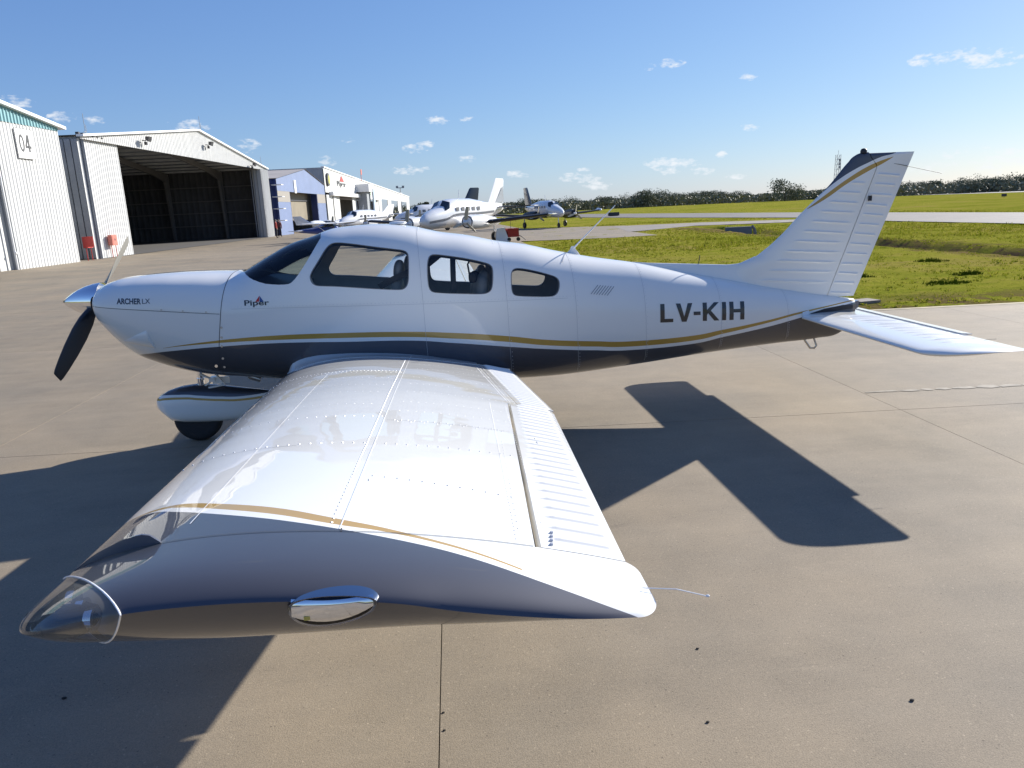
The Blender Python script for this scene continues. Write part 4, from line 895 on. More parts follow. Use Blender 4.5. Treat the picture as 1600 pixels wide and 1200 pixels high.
# ---------------- spinner and propeller
mb=MB(); mb.lathe([(0,.004),(.01,.016),(.04,.042),(.09,.075),(.15,.105),(.21,.128),(.27,.143),(.315,.149),(.333,.150),(.333,.05)],(.0,0,1.275),n=64); sp_=obj('spinner',mb,M_CHROME,AC,smooth=50)
pang=math.radians(-29.5)
for k,s in enumerate((1,-1)):
    mb=MB(); rings=[]
    dirv=np.array([0,-math.cos(pang)*s,math.sin(pang)*s]); tv=np.array([0,-math.sin(pang)*s*-1,math.cos(pang)*s])
    tv=np.cross([1,0,0],dirv)
    for r,ch,tw,th in ((.06,.05,60,.04),(.16,.085,52,.034),(.28,.118,40,.024),(.45,.138,30,.016),(.65,.135,23,.012),(.82,.118,18,.009),(.93,.098,15,.007),(.965,.080,14,.004)):
        a=math.radians(tw); c_=np.array([.27,0,1.275])+dirv*r; ax=np.array([math.sin(a),0,0])+tv*math.cos(a); nx=np.array([math.cos(a),0,0])-tv*math.sin(a); ring=[]
        for j in range(16):
            b=2*PI*j/16; ring.append(c_+ax*math.cos(b)*ch/2+nx*math.sin(b)*th/2*(1-.5*math.cos(b)))
        rings.append(ring)
    mb.loft(rings); obj('propeller_blade',mb,M_BLACK if k==0 else M_BLADE,AC,smooth=60)
# ---------------- landing gear
def pant(cx,cy,x0,L,zc,prof,m,name='wheel_pant'):
    prof=[(u,zt,zb-.040*(1 if .05<u<.9 else 0),w) for u,zt,zb,w in prof]
    mb=MB(); rings=[]
    for u,zt,zb,w in prof:
        ring=[]
        for j in range(28):
            a=2*PI*j/28; c_,s_=math.cos(a),math.sin(a); e=2/2.5
            ring.append((x0+u*L,cy+w*np.sign(c_)*abs(c_)**e,(zt+zb)/2+(zt-zb)/2*np.sign(s_)*abs(s_)**e))
        rings.append(ring)
    mb.loft(rings); return obj(name,mb,m,AC,smooth=60)
PR=[(0,.365,.345,.01),(.015,.405,.305,.045),(.05,.437,.268,.08),(.12,.472,.235,.108),(.22,.498,.218,.125),(.34,.508,.210,.13),(.5,.492,.205,.12),(.66,.462,.212,.10),(.82,.432,.245,.065),(.94,.410,.29,.03),(1,.395,.36,.006)]
def wheel(cx,cy,r=.207,w=.073):
    mb=MB(); mb.lathe([(-w,r*.68),(-w,r*.82),(-w*.8,r*.95),(-w*.35,r),(w*.35,r),(w*.8,r*.95),(w,r*.82),(w,r*.68)],(cx,cy,r),'y',40); t=obj('tyre',mb,M_RUB,AC,smooth=45)
    mb=MB(); mb.lathe([(-w*.8,.01),(-w*.95,.05),(-w*.9,r*.62),(-w*.7,r*.66),(w*.7,r*.66),(w*.9,r*.62),(w*.95,.05),(w*.8,.01)],(cx,cy,r),'y',32); obj('rim',mb,M_WHITE,t,smooth=40).location=(0,0,0)
pant(0,0,.625,1.04,.36,PR,M_PANT); wheel(.955,.01,.205,.062)
mb=MB(); mb.tube([(1.03,0,.66),(1.02,0,.50)],.026,12); mb.tube([(1.022,0,.56),(1.02,0,.44)],.034,12); g=obj('nose_strut',mb,M_CHROME,AC,smooth=60)
mb=MB(); mb.tube([(1.03,-.03,.60),(1.13,-.03,.545),(1.05,-.03,.48)],.013,6); mb.box((1.13,0,.545),(.05,.10,.035)); mb.tube([(1.17,-.06,.60),(1.24,-.06,.50),(1.10,-.06,.48)],.012,6); mb.box((1.20,-.03,.535),(.14,.012,.06),0); obj('torque_link',mb,M_WHITE,AC,smooth=50)
for s in (1,-1):
    PRm=[(u,zt-.02,zb-.005,w) for u,zt,zb,w in PR]
    pant(0,s*1.52,2.55,.95,.34,PRm,M_PANT); wheel(2.93,s*1.52)
    mb=MB(); mb.tube([(2.90,s*1.46,.75),(2.90,s*1.50,.42)],[.035,.03],12); obj('main_strut',mb,M_WHITE,AC,smooth=60)
# ---------------- wings
def hinge_x(a): return np.where(a<2.96,3.431+.0455*(a-1.05),3.469-.0545*(a-2.973))
SEAM_A=5.13
def bead_h(a,u,u0,u1,sp=.083,h=.0080,w=.0080):
    k=np.round(a/sp)*sp; g=np.exp(-((a-k)/w)**2); t=np.clip((u-u0)/.10,0,1)**.7*np.clip((u1-u)/.08,0,1); return h*g*t
def surf(P,n=None): return P
def build_wing(s):
    side=np.array([1,-1*s if 0 else 1,1]); fl=np.array([1,(1 if s<0 else -1),1])   # functions give y=-a; s<0 keeps it (near wing)
    av=np.concatenate([np.linspace(.30,2.955,28),np.linspace(2.965,SEAM_A,26)])
    # skin
    top=[];bot=[]
    for a in av:
        le,te=float(w_le(a)),float(w_te(a)); uh=(float(hinge_x(a))-le)/(te-le)
        uu=uh*(1-np.cos(np.linspace(0,PI/2,44))); top.append(wing(np.full(44,a),uu)); ul=uu[::2]; bot.append(wing(np.full(22,a),ul,False))
    top=np.array(top)*fl; bot=np.array(bot)*fl
    mb=MB()
    rings=[np.concatenate([t[::-1],b[1:]]) for t,b in zip(top,bot)]
    mb.loft([r.tolist() for r in rings],caps=True); wobj=obj('wing',mb,M_WING,AC,smooth=35)
    K=dict(parent=wobj)
    def ch(o): o.location=(0,0,0); return o
    # control surfaces
    for nm,a0,a1,gap in (('flap',.62,2.952,.005),('aileron',2.972,SEAM_A-.004,.014)):
        na=int((a1-a0)/(.0034 if s<0 else .007)); aa=np.linspace(a0,a1,na); T=[];B=[]
        for a in aa:
            le,te=float(w_le(a)),float(w_te(a)); c_=te-le; xh=float(hinge_x(a))+gap
            if nm=='flap': te2=te+.012*(a/3.0)
            else: te2=te
            tt=np.linspace(0,1,26); x=xh+tt*(te2-xh); u=(x-le)/c_; uc=np.minimum(u,1)
            p=wing(np.full(26,a),np.minimum(le+0*x+ (xh-le)/c_ +tt*(1-(xh-le)/c_)-le,1) if 0 else (xh-le)/c_+tt*(1-(xh-le)/c_)); p[:,0]=x
            p[:,2]+=bead_h(a,tt,.14,.955)
            q=wing(np.full(8,a),(xh-le)/c_+np.linspace(0,1,8)*(1-(xh-le)/c_),False); q[:,0]=xh+np.linspace(0,1,8)*(te2-xh); q[-1,2]=p[-1,2]-.004
            # blunt nose
            mz=(p[0,2]+q[0,2])/2; r=(p[0,2]-q[0,2])/2
            T.append(np.concatenate([p[::-1],[[xh-gap*.45,-a,mz+r*.7],[xh-gap*.6,-a,mz],[xh-gap*.45,-a,mz-r*.7]],q]))
        mb=MB(); mb.loft([(t*fl).tolist() for t in T]); ch(obj(nm,mb,M_WING,wobj,smooth=50))
    # tip fairing
    nu,nv=96,36; C_te=.018
    zc_pts=interp_smooth([0,.04,.10,.19,.3,.43,.6,.68,.80,.88,1],[1.205,1.225,1.248,1.262,1.266,1.260,1.237,1.215,1.190,1.178,1.170])
    uu=.5*(1-np.cos(np.linspace(0,PI,nu)))
    def tip_pt(u,v):
        le_rnd=min(u/.10,1); te_rnd=min((1-u)/.035,1)
        ae=SEAM_A+.27*min((1-(1-le_rnd)**2.0)**.5*.55+.45,1)
        ae=min(ae,SEAM_A+.27*(.80+.20*(1-(1-te_rnd)**2)**.5))
        if v<=.5: w=v/.5
        else: w=(1-v)/.5
        a=SEAM_A+(ae-SEAM_A)*w
        le=float(w_le(a))+.0+.035*max(0,w-.75)/.25*0; te=float(w_te(a))+.018*(1-(1-min(1,w*3))**2); x=le+u*(te-le)
        zw=float(wing(a,u)[2]); zl=float(wing(SEAM_A,u,False)[2]); zc=float(zc_pts(u))
        if v<=.5:
            k=1-max(1-w**4,0)**.7; z=zw*(1-k)+zc*k
        else: z=zl+(zc-zl)*w**(2.35+2.9*min(u,.75))
        return (x,-a,z)
    vv=np.concatenate([np.linspace(0,.36,10),np.linspace(.375,.5,14),np.linspace(.5,1,18)[1:]])
    G=np.array([[tip_pt(u,v) for v in vv] for u in uu])*fl
    mb=MB(); mb.grid(G); me=mb.mesh('wing_tip',None)
    bm=bmesh.new(); bm.from_mesh(me); bmesh.ops.remove_doubles(bm,verts=bm.verts,dist=1e-5)
    A=Vector((2.635,-5.40*fl[1],1.2)); Bv=Vector((2.43,-5.155*fl[1],1.2)); t=(A-Bv); nrm=Vector((t.y,-t.x,0)).normalized()
    if nrm.dot(Vector((-1,0,0)))<0: nrm=-nrm   # towards the leading corner
    geom=bm.verts[:]+bm.edges[:]+bm.faces[:]
    r=bmesh.ops.bisect_plane(bm,geom=geom,dist=1e-6,plane_co=A,plane_no=nrm)
    cut=[e for e in r['geom_cut'] if isinstance(e,bmesh.types.BMEdge)]
    front=[f for f in bm.faces if (f.calc_center_median()-A).dot(nrm)>1e-5]; fs=set(front)
    def sub(sel,nm,m,sm):
        b2=MB(); idx={}; 
        for f in sel:
            for q in f.verts:
                if q.index not in idx: idx[q.index]=len(b2.v); b2.v.append(tuple(q.co))
            b2.f.append(tuple(idx[q.index] for q in f.verts))
        return ch(obj(nm,b2,m,wobj,smooth=sm))
    bm.verts.index_update(); tip=sub([f for f in bm.faces if f not in fs],'wing_tip',M_WING,28); lens=sub(front,'landing_light_lens',M_LENS,180)
    # bulkhead and rim along the cut
    loop=[];e0=cut[0]; cur=e0.verts[0]; seen=set()
    es=set(cut)
    ends=[v for v in {v for e in cut for v in e.verts} if sum(e in es for e in v.link_edges)==1]
    cur=ends[0] if ends else e0.verts[0]
    while True:
        loop.append(cur.co.copy()); nxt=None
        for e in cur.link_edges:
            if e in es and e not in seen: seen.add(e); nxt=e.other_vert(cur); break
        if nxt is None: break
        cur=nxt
    bm.free()
    if len(loop)>4:
        cen=sum(loop,Vector())/len(loop)
        b2=MB(); b2.add([tuple(cen+(p-cen)*.97+nrm*-.012) for p in loop]+[tuple(cen-nrm*.03)],[(i,i+1,len(loop)) for i in range(len(loop)-1)]+[(len(loop)-1,0,len(loop))]); ch(obj('light_bulkhead',b2,material('lens_housing_grey',(.30,.31,.32),.4,.3),lens))
        b2=MB(); b2.tube([p+(p-cen).normalized()*.0015 for p in loop],.0018,6,caps=False); ch(obj('lens_trim',b2,M_SEAL,lens,smooth=60))
        b2=MB(); 
        for kx in (-.055,.0,.05):
            q=cen+nrm*.012+t.normalized()*kx; b2.lathe([(0,.019),(.014,.021),(.014,.015),(.004,.004)],(q.x-.01,q.y,q.z),'x',20)
        ch(obj('landing_lamp',b2,M_CHROME,lens,smooth=40))
        q=cen+nrm*.055
        b2=MB(); rounded(b2,(q.x+.02,q.y,q.z-.005),(.10,.085,.045),0,8,2.6); ch(obj('lamp_housing',b2,material('lamp_housing_dark',(.04,.05,.065),.2,.3),lens,smooth=60))
    # dark lip at the joint near the leading edge
    b2=MB(); P=[]
    for u in np.linspace(.035,.185,14):
        p=wing(SEAM_A-.006,u); P.append(p)
    P=np.array(P)*fl; h=np.array([.001,.003,.006,.009,.012,.014,.016,.018,.020,.021,.022,.022,.018,.003])*1.15
    topl=P+np.stack([-.30*h,0*h,h],1); g=np.stack([P,topl],1); th=np.array([0,.005*-fl[1],0])
    rings=[[tuple(P[i]-[0,0,.004]),tuple(topl[i]),tuple(topl[i]+th),tuple(P[i]+th-[0,0,.004])] for i in range(14)]
    b2.loft(rings); ch(obj('tip_lip',b2,M_NAVY,wobj,smooth=30))
    # seams, rivets
    def on(x,a,off=.0): 
        z,u=wing_zx(x,a); return np.array([x,-a,float(z)+off])*fl
    def line(mb,P,w,off):
        Q=np.array([on(x,a,off) for x,a in P]); t=np.gradient(Q,axis=0); t/=np.linalg.norm(t,axis=1)[:,None]; n=np.array([on(x+.004,a)-on(x,a) for x,a in P]); m_=np.array([on(x,a+.004)-on(x,a) for x,a in P]); nn=np.cross(n,m_); nn/=np.linalg.norm(nn,axis=1)[:,None]; nn*=np.sign(nn[:,2:3]); b=np.cross(nn,t); mb.grid(np.stack([Q-b*w/2,Q+b*w/2],1))
    def lp(p,q,n=30): return [(p[0]+(q[0]-p[0])*k/n,p[1]+(q[1]-p[1])*k/n) for k in range(n+1)]
    sl=MB(); dk=MB(); rv=MB()
    line(sl,lp((2.886,.55),(2.953,5.115),80),.0028,.0014); line(sl,lp((2.449,2.03),(2.625,5.02),60),.0024,.0012)
    line(sl,lp((3.40,.62),(3.487,2.93),40),.0026,.0012); line(sl,lp((3.425,.62),(3.510,2.93),40),.003,.0014)
    cx=lambda a,n=60,x0=None,x1=None:lp((float(w_le(a))+.03 if x0 is None else x0,a),(float(hinge_x(a))-.012 if x1 is None else x1,a),n)
    line(dk,cx(1.965,x1=2.90),.0022,.0012); line(dk,cx(3.80,x0=2.945),.0016,.0010); line(dk,cx(4.26,x1=2.70),.0016,.0010)
    line(dk,[(x,SEAM_A-.002) for x in np.linspace(2.53,3.35,60)],.003,.0014)
    line(dk,[(2.956,SEAM_A-.02),(2.958,SEAM_A-.001)],.003,.0014)
    def rrow(P,sp=.04,r=.0034,h=.0017):
        Q=np.array([on(x,a) for x,a in P]); d=np.concatenate([[0],np.cumsum(np.linalg.norm(np.diff(Q,axis=0),axis=1))])
        for dd in np.arange(sp/2,d[-1],sp):
            x=np.interp(dd,d,[p[0] for p in P]); a=np.interp(dd,d,[p[1] for p in P])
            n=np.cross(on(x+.004,a)-on(x,a),on(x,a+.004)-on(x,a)); n/=np.linalg.norm(n); n*=np.sign(n[2]); dome(rv,on(x,a,-.0002),n,r,h)
    for a in (.8,1.0,1.35,1.7,2.25,2.6,2.95,3.3,3.56): rrow(cx(a,x0=2.96),.034,.0030,.0012)
    for a in (2.35,2.7,3.0,3.4): rrow(cx(a,x1=2.86),.036,.0030,.0013)
    rrow(cx(1.955,x1=2.90),.022,.0036,.002); rrow(cx(2.04,x1=2.90),.03,.003,.0015)
    rrow(cx(3.79,x0=2.96),.025); rrow(cx(3.82,x0=2.96),.05)
    for a in (3.72,): rrow(cx(a,x1=2.92),.036)
    rrow(cx(4.24),.034,.0036,.002); rrow(lp((2.96,4.66),(3.34,4.76),40),.034,.0036,.0018)
    rrow(lp((2.862,1.0),(2.930,5.08),90),.030,.0035,.0016); rrow(lp((2.97,4.7),(2.972,4.72),2),.01)
    rrow(lp((3.375,3.05),(3.315,5.10),80),.028,.0028,.0013); rrow(lp((3.39,1.0),(3.47,2.9),60),.02,.0028,.0013)
    rrow(lp((3.365,4.0),(3.325,5.05),80),.05,.0028,.0013)
    for k in range(4): dome(rv,on(3.402-.004*k,5.02+.028*k,.002),np.array([0,0,1.]),.006,.004,8)
    for k in range(5): dome(rv,on(3.50,3.86+.022*k,.001),np.array([0,0,1.]),.004,.003,6)
    rrow(lp((3.445,3.1),(3.385,5.0),80),.04,.0024,.001)
    ch(obj('sealed_seam',sl,M_SEAL,wobj)); ch(obj('panel_seam',dk,M_SEAM,wobj)); ch(obj('wing_rivets',rv,M_RIVET,wobj,kind='stuff'))
    # navigation light
    y0=-5.395*fl[1]; sg=fl[1]
    b2=MB(); rings=[]
    def tear(sc,yo,cz=1.247,cx=2.972):
        P=[]
        for j in range(40):
            b=2*PI*j/40; cxx=math.cos(b); sx=.068 if cxx<0 else .080; top=.020 if math.sin(b)>0 else .034
            P.append((cx+sx*sc*cxx,(-5.40-yo)*sg,cz+top*sc*np.sign(math.sin(b))*abs(math.sin(b))**(.75 if math.sin(b)>0 else .95)*(1-.12*cxx)-.014*cxx*0))
        return P
    b2.loft([tear(1.05,-.05),tear(1.04,-.006),tear(1.0,.006),tear(.93,.006),tear(.90,-.002)],caps=False); nl=ch(obj('navigation_light',b2,material('light_bezel',(.35,.37,.42),.12,1),wobj,smooth=40))
    b2=MB(); r=[]
    for i in range(9):
        w=i/8; r.append([(2.910+.136*k/10,(-5.398-.010*w**.5-.012*math.sin(k/10*PI)*(1-w)**.5)*sg,1.263-.040*w*(1-.9*abs(k/10-.42)**2*2)-.0035*k/10) for k in range(11)])
    b2.grid(r); ch(obj('light_reflector',b2,material('mirror_chrome',(.92,.93,.95),.015,1),nl,smooth=80)).location=(0,0,0)
    b2=MB(); 
    for k in range(2): b2.box((2.935+k*.055,-5.409*sg,1.232),(.010,.004,.007))
    ch(obj('light_diodes',b2,material('yellow_diode',(.7,.6,.12),.3),nl)).location=(0,0,0)
    b2=MB(); b2.loft([tear(1.0,.006),tear(.93,.013),tear(.7,.019),tear(.35,.023),tear(.05,.024)],caps=False); ch(obj('light_cover',b2,glass_mat('light_cover_clear',(.95,.95,.96),.8),nl,smooth=180)).location=(0,0,0)
    # static wick, stall fillet
    b2=MB(); b2.tube([np.array([3.535,-5.30,1.172])*fl,np.array([3.60,-5.305,1.166])*fl,np.array([3.66,-5.31,1.148])*fl],.0012,6); b2.lathe([(0,.001),(.003,.0028),(.006,.0028),(.008,.001)],(3.655,-5.31*sg,1.149),n=8); ch(obj('static_wick',b2,M_SEAL,wobj))
    for (wx,wa) in ((3.70,1.95),(3.70,2.75)) if 0 else ():
        pass
    return wobj
wing_l=build_wing(-1); wing_r=build_wing(1)
# wing root fillets: flared glove along the fuselage
ZJ=interp_smooth([1.895,1.914,1.95,2.009,2.101,2.26,2.593,2.885,3.178,3.454,3.6,3.70],[.700,.728,.752,.772,.789,.796,.785,.754,.695,.592,.535,.50])
for s in (1,-1):
    mb=MB(); rings=[]
    for x in np.concatenate([np.linspace(1.893,2.0,14),np.linspace(2.02,3.69,50)]):
        zj=float(ZJ(x)); ya=abs(float(side_y(x,zj)))-.012; k=min(1,(x-1.885)/.16)**.5; yb=ya+.04+(.86-ya-.04)*k*(1 if x<3.2 else max(.12,1-(x-3.2)/.55)); ring=[]
        for j in range(9):
            v=j/8; y=ya+(yb-ya)*v; u=(x-1.935)/1.755
            zw=float(wing_zx(max(x,1.937),y)[0])+.0015 if x>1.937 else .672
            ring.append((x,y*s,zw+(zj-zw)*(1-v)**2.2))
        low=.62 if x<2.1 else .60
        ring2=[(x,q[1],q[2]-.008-.10*(1-.0*i_) if 0 else max(q[2]-.07*k-.002,.55)) for i_,q in enumerate(ring[::-1])]
        rings.append(ring+ring2)
    mb.loft(rings); obj('wing_root_fillet',mb,M_WHITE,AC,smooth=50)
# ---------------- fin and rudder
LEz=interp_smooth([.90,1.20,1.302,1.343,1.415,1.535,1.71,1.79,1.948,2.14,2.192,2.212,2.222],[5.70,5.74,5.84,5.955,6.07,6.215,6.386,6.471,6.64,6.806,6.861,6.905,6.95])
HGz=lambda z:np.interp(z,[.90,.974,2.082,2.10,2.12,2.174,2.222],[6.643,6.67,7.061,7.060,7.050,7.003,6.99])
TEz=lambda z:6.927+(z-.944)*.3866
FB=[((6.026,1.149),(6.644,1.095)),((6.105,1.231),(6.677,1.187)),((6.176,1.316),(6.71,1.272)),((6.255,1.397),(6.742,1.359)),((6.332,1.482),(6.767,1.444)),((6.41,1.565),(6.807,1.527)),((6.488,1.647),(6.839,1.613)),((6.565,1.73),(6.863,1.703)),((6.642,1.81),(6.895,1.785)),((6.726,1.889),(6.919,1.871)),((6.839,1.966),(6.951,1.955))]
RB=[((7.077,2.029),(7.295,2.007)),((7.054,1.944),(7.256,1.926)),((7.015,1.859),(7.233,1.837)),((6.984,1.774),(7.195,1.748)),((6.96,1.687),(7.164,1.665)),((6.928,1.602),(7.132,1.582)),((6.888,1.519),(7.101,1.495)),((6.856,1.432),(7.062,1.408)),((6.824,1.347),(7.037,1.324)),((6.784,1.256),(6.997,1.239)),((6.766,1.175),(6.957,1.154)),((6.725,1.09),(6.932,1.071)),((6.693,1.0),(6.9,.981))]
def beadsxz(X,Z,B,h=.0085,w=.0080):
    H=np.zeros_like(X)
    for (x0,z0),(x1,z1) in B:
        t=(X-x0)/(x1-x0); d=Z-(z0+(z1-z0)*np.clip(t,0,1)); H=np.maximum(H,h*np.exp(-(d/w)**2)*np.clip(t/.05,0,1)*np.clip((1-t)/.05,0,1)*1)
    return H
def thick(u): return 5*.105*(.2969*np.sqrt(u)-.126*u-.3516*u**2+.2843*u**3-.1015*u**4)
def vert_surface(name,z0,z1,xa,xb,B,c0):
    zz=np.arange(z0,z1+.001,.0045); n=34; rings=[]
    for z in zz:
        a,b=float(xa(z)),float(xb(z)); le=float(LEz(z)); te=TEz(z); uu=(1-np.cos(np.linspace(0,PI/2,n))) if name=='fin' else np.linspace(0,1,n)
        x=a+(b-a)*uu; U=np.clip((x-le)/(te-le),0,1); y=thick(U)*min(te-le,1.0)*.85
        k=np.clip((z1-z)/.02,0,1)**.5; y=y*(.25+.75*k)
        h=beadsxz(x,np.full_like(x,z),B)*(k>0.99)
        rings.append([(x[i],-(y[i]+h[i]),z) for i in range(n)]+[(x[i],y[i]+h[i],z) for i in range(n-1,-1,-1)])
    mb=MB(); mb.loft(rings); return obj(name,mb,M_FIN,AC,smooth=50)
fin=vert_surface('fin',.92,2.221,LEz,lambda z:float(HGz(z))-.004,FB,1)
rud=vert_surface('rudder',.955,2.212,lambda z:float(HGz(z))+.004,TEz,RB,.4)
mb=MB(); rings=[]
for x in np.linspace(4.86,5.98,36):
    zt=np.interp(x,[4.86,5.0,5.2,5.512,5.731,5.84,5.98],[float(F_TOP(4.86))+.003,1.352,1.338,1.315,1.299,1.304,1.36]); zf=float(F_TOP(x))-.03
    k=min(1,(x-4.86)/.25+.1)
    rings.append([(x,.004*1,zt),(x,.016*k,zt-.012*k),(x,.022*k,(zt*.6+zf*.4)),(x,.045*k,zf),(x,-.045*k,zf),(x,-.022*k,(zt*.6+zf*.4)),(x,-.016*k,zt-.012*k),(x,-.004,zt)])
mb.loft(rings); obj('dorsal_fin',mb,M_WHITE,AC,smooth=60)
mb=MB(); mb.lathe([(0,.028),(.02,.028),(.035,.02),(.04,.002)],(6.945,0,2.215),'z',20); obj('beacon',mb,M_DARK,AC,smooth=50)
mb=MB(); mb.box((7.005,-.045,1.823),(.025,.02,.045),0); obj('hinge_bracket',mb,M_DARK,AC)
mb=MB(); mb.tube([(7.0,-.02,2.155),(7.30,-.01,2.10),(7.69,.0,2.012)],.0022,6); obj('rudder_wick',mb,M_DARK,AC)
v,fs=text_mesh('NO PUSH',.02); a_,b_=v[:,0].min(),v[:,0].max()
mb=MB(); mb.add([(6.807+(p[0]-a_)/(b_-a_)*.068,-.033,1.122-(p[0]-a_)/(b_-a_)*.012+p[1]*.017) for p in v],fs); obj('rudder_placard',mb,M_DARK,AC,fix=False) if 0 else None
# ---------------- stabilator, tail cone details
yy=np.concatenate([-np.linspace(0,1,120)[::-1]**1.0*1.985]); yy=np.linspace(-1.985,1.985,400)
def stab_sec(y,part):
    w=abs(y); r=np.clip((w-1.80)/.185,0,1); le=6.372+.06*(w<.2)*0+.30*(1-np.sqrt(max(1-r**2.2,0))); te=7.075-.10*(1-np.sqrt(max(1-np.clip((w-1.93)/.056,0,1)**2,0)))
    if part=='main':
        xe=7.04 if w<1.335 else te; tt=1-np.cos(np.linspace(0,PI/2,30)); x=le+(xe-le)*tt; U=(x-le)/(te+.0-le+1e-6)
    c=max(te-le,.05); T=5*.10*(.2969*np.sqrt(U)-.126*U-.3516*U**2+.2843*U**3-.1036*U**4)*c
    k=np.sqrt(max(1-np.clip((w-1.86)/.126,0,1)**2,.01)); T=T*k
    kk=round((w-.05)/.105)*.105+.05; bh=.009*math.exp(-((w-kk)/.009)**2)*np.clip((x-6.60)/.04,0,1)*np.clip((7.0-x)/.04,0,1)*(w<1.75)*(w>.30)
    return x,T+bh,-T*.9
rings=[]
for y in yy:
    x,a,b=stab_sec(y,'main'); rings.append([(x[i],y,.800+a[i]+.0) for i in range(29,-1,-1)]+[(x[i],y,.800+b[i]) for i in range(1,30)])
mb=MB(); mb.loft(rings); stab=obj('stabilator',mb,M_WHITE,AC,smooth=45)
mb=MB(); mb.loft([[(7.045,y,.813),(7.135,y,.803),(7.135,y,.799),(7.045,y,.792)] for y in (-1.33,0,1.33)]); obj('trim_tab',mb,M_WHITE,stab,smooth=30).location=(0,0,0)
for s in (1,-1):
    mb=MB(); mb.tube([(7.07,s*1.55,.80),(7.16,s*1.55,.798)],.0018,6); obj('tail_wick',mb,M_DARK,stab).location=(0,0,0)
    mb=MB(); A=[]
    P=[(6.374,.853),(6.439,.866),(6.437,.795),(6.377,.790)]; mb.add([tuple(Pf(x,float(side_th(x,z)),.004)*np.array([1,-s,1])) for x,z in P],[(0,1,2,3)]); obj('tail_access_plate',mb,M_SEAL,AC)
    mb=MB(); P=[(6.45,.835),(6.60,.868),(6.80,.885),(6.90,.875),(6.90,.845),(6.70,.838),(6.52,.815)]; mb.add([tuple(Pf(x,float(side_th(x,z)),.003)*np.array([1,-s,1])) for x,z in P],[tuple(range(7))]); obj('stabilator_slot',mb,M_DARK,AC)
mb=MB(); mb.loft([[(x,y0*q,z+zz0*q) for y0,zz0 in ((-.05,-.05),(-.05,.05),(.05,.05),(.05,-.05))] for x,z,q in ((6.90,.86,.9),(6.97,.88,.6))]); obj('tail_cone_cap',mb,M_NAVY,AC,smooth=40)
mb=MB(); mb.tube([(6.455,-.01,.60),(6.535,-.01,.49),(6.575,-.01,.485),(6.595,-.01,.51),(6.56,-.01,.60)],.010,8); obj('tie_down_ring',mb,M_STEEL,AC,smooth=60)
# antennas and roof bits
mb=MB(); mb.loft([[(4.33+dx*q,dy*q,zz) for dx,dy in ((-.075,0),(-.03,.02),(.04,.016),(.06,0),(.04,-.016),(-.03,-.02))] for zz,q in ((1.45,1),(1.475,.75),(1.50,.4),(1.53,.2))]); wa=obj('antenna_base',mb,M_WHITE,AC,smooth=60)
mb=MB(); mb.tube([(4.32,0,1.50),(4.40,0,1.575),(4.71,0,1.862)],[.009,.006,.0035],8); obj('whip_antenna',mb,M_SEAL,AC,smooth=60)
mb=MB(); mb.tube([(5.462,0,1.315),(5.473,0,1.395)],.004,6); obj('stub_antenna',mb,M_DARK,AC)
mb=MB(); rounded(mb,(2.825,.02,1.797),(.15,.10,.030),0,8,2.6); obj('satellite_antenna',mb,M_SEAL,AC,smooth=180)
mb=MB(); ribbon(mb,[(4.18+.09*k/10,.62-.62*k/10) for k in range(11)],.007,.004,1); obj('antenna_cable_cover',mb,material('cable_cover_grey',(.35,.37,.40),.4),AC)
mb=MB(); mb.tube([(1.35,.12,.62),(1.42,.12,.52),(1.50,.12,.49)],.03,12); obj('exhaust_pipe',mb,M_STEEL,AC,smooth=60)
# ============================================================ OTHER AIRCRAFT
M_PW=material('white_aircraft_paint',(.72,.73,.74),.3,coat=.8); M_BOOT=material('deice_boot_black',(.015,.015,.018),.5); M_PD=material('dark_aircraft_paint',(.03,.035,.05),.3,coat=.6); M_PB=material('blue_aircraft_paint',(.02,.06,.28),.3,coat=.7); M_PS=material('silver_aircraft_paint',(.35,.38,.42),.3,.3,coat=.5); M_PROP2=material('propeller_tan',(.42,.38,.28),.5); M_WING_=material('cabin_window_tint',(.16,.17,.19),.15,coat=.5); M_YEL=material('yellow_paint',(.55,.42,.05),.5)
def sect(x,zc,h,w,n=18,e=2.3): return [(x,w*np.sign(math.cos(a))*abs(math.cos(a))**(2/e),zc+h*np.sign(math.sin(a))*abs(math.sin(a))**(2/e)) for a in np.linspace(0,2*PI,n+1)[:-1]]
def foil(x0,c,y,z,t=.12,n=9,vert=False):
    U=.5*(1-np.cos(np.linspace(0,PI,n))); T=5*t*(.2969*np.sqrt(U)-.126*U-.3516*U**2+.2843*U**3-.1036*U**4)*c
    top=[(x0+u*c,y,z+q) for u,q in zip(U,T)]; bot=[(x0+u*c,y,z-q) for u,q in zip(U[::-1][1:-1],T[::-1][1:-1])]
    P=top+bot
    return [(a,y+(c_-z),z) for a,b,c_ in P] if vert else P
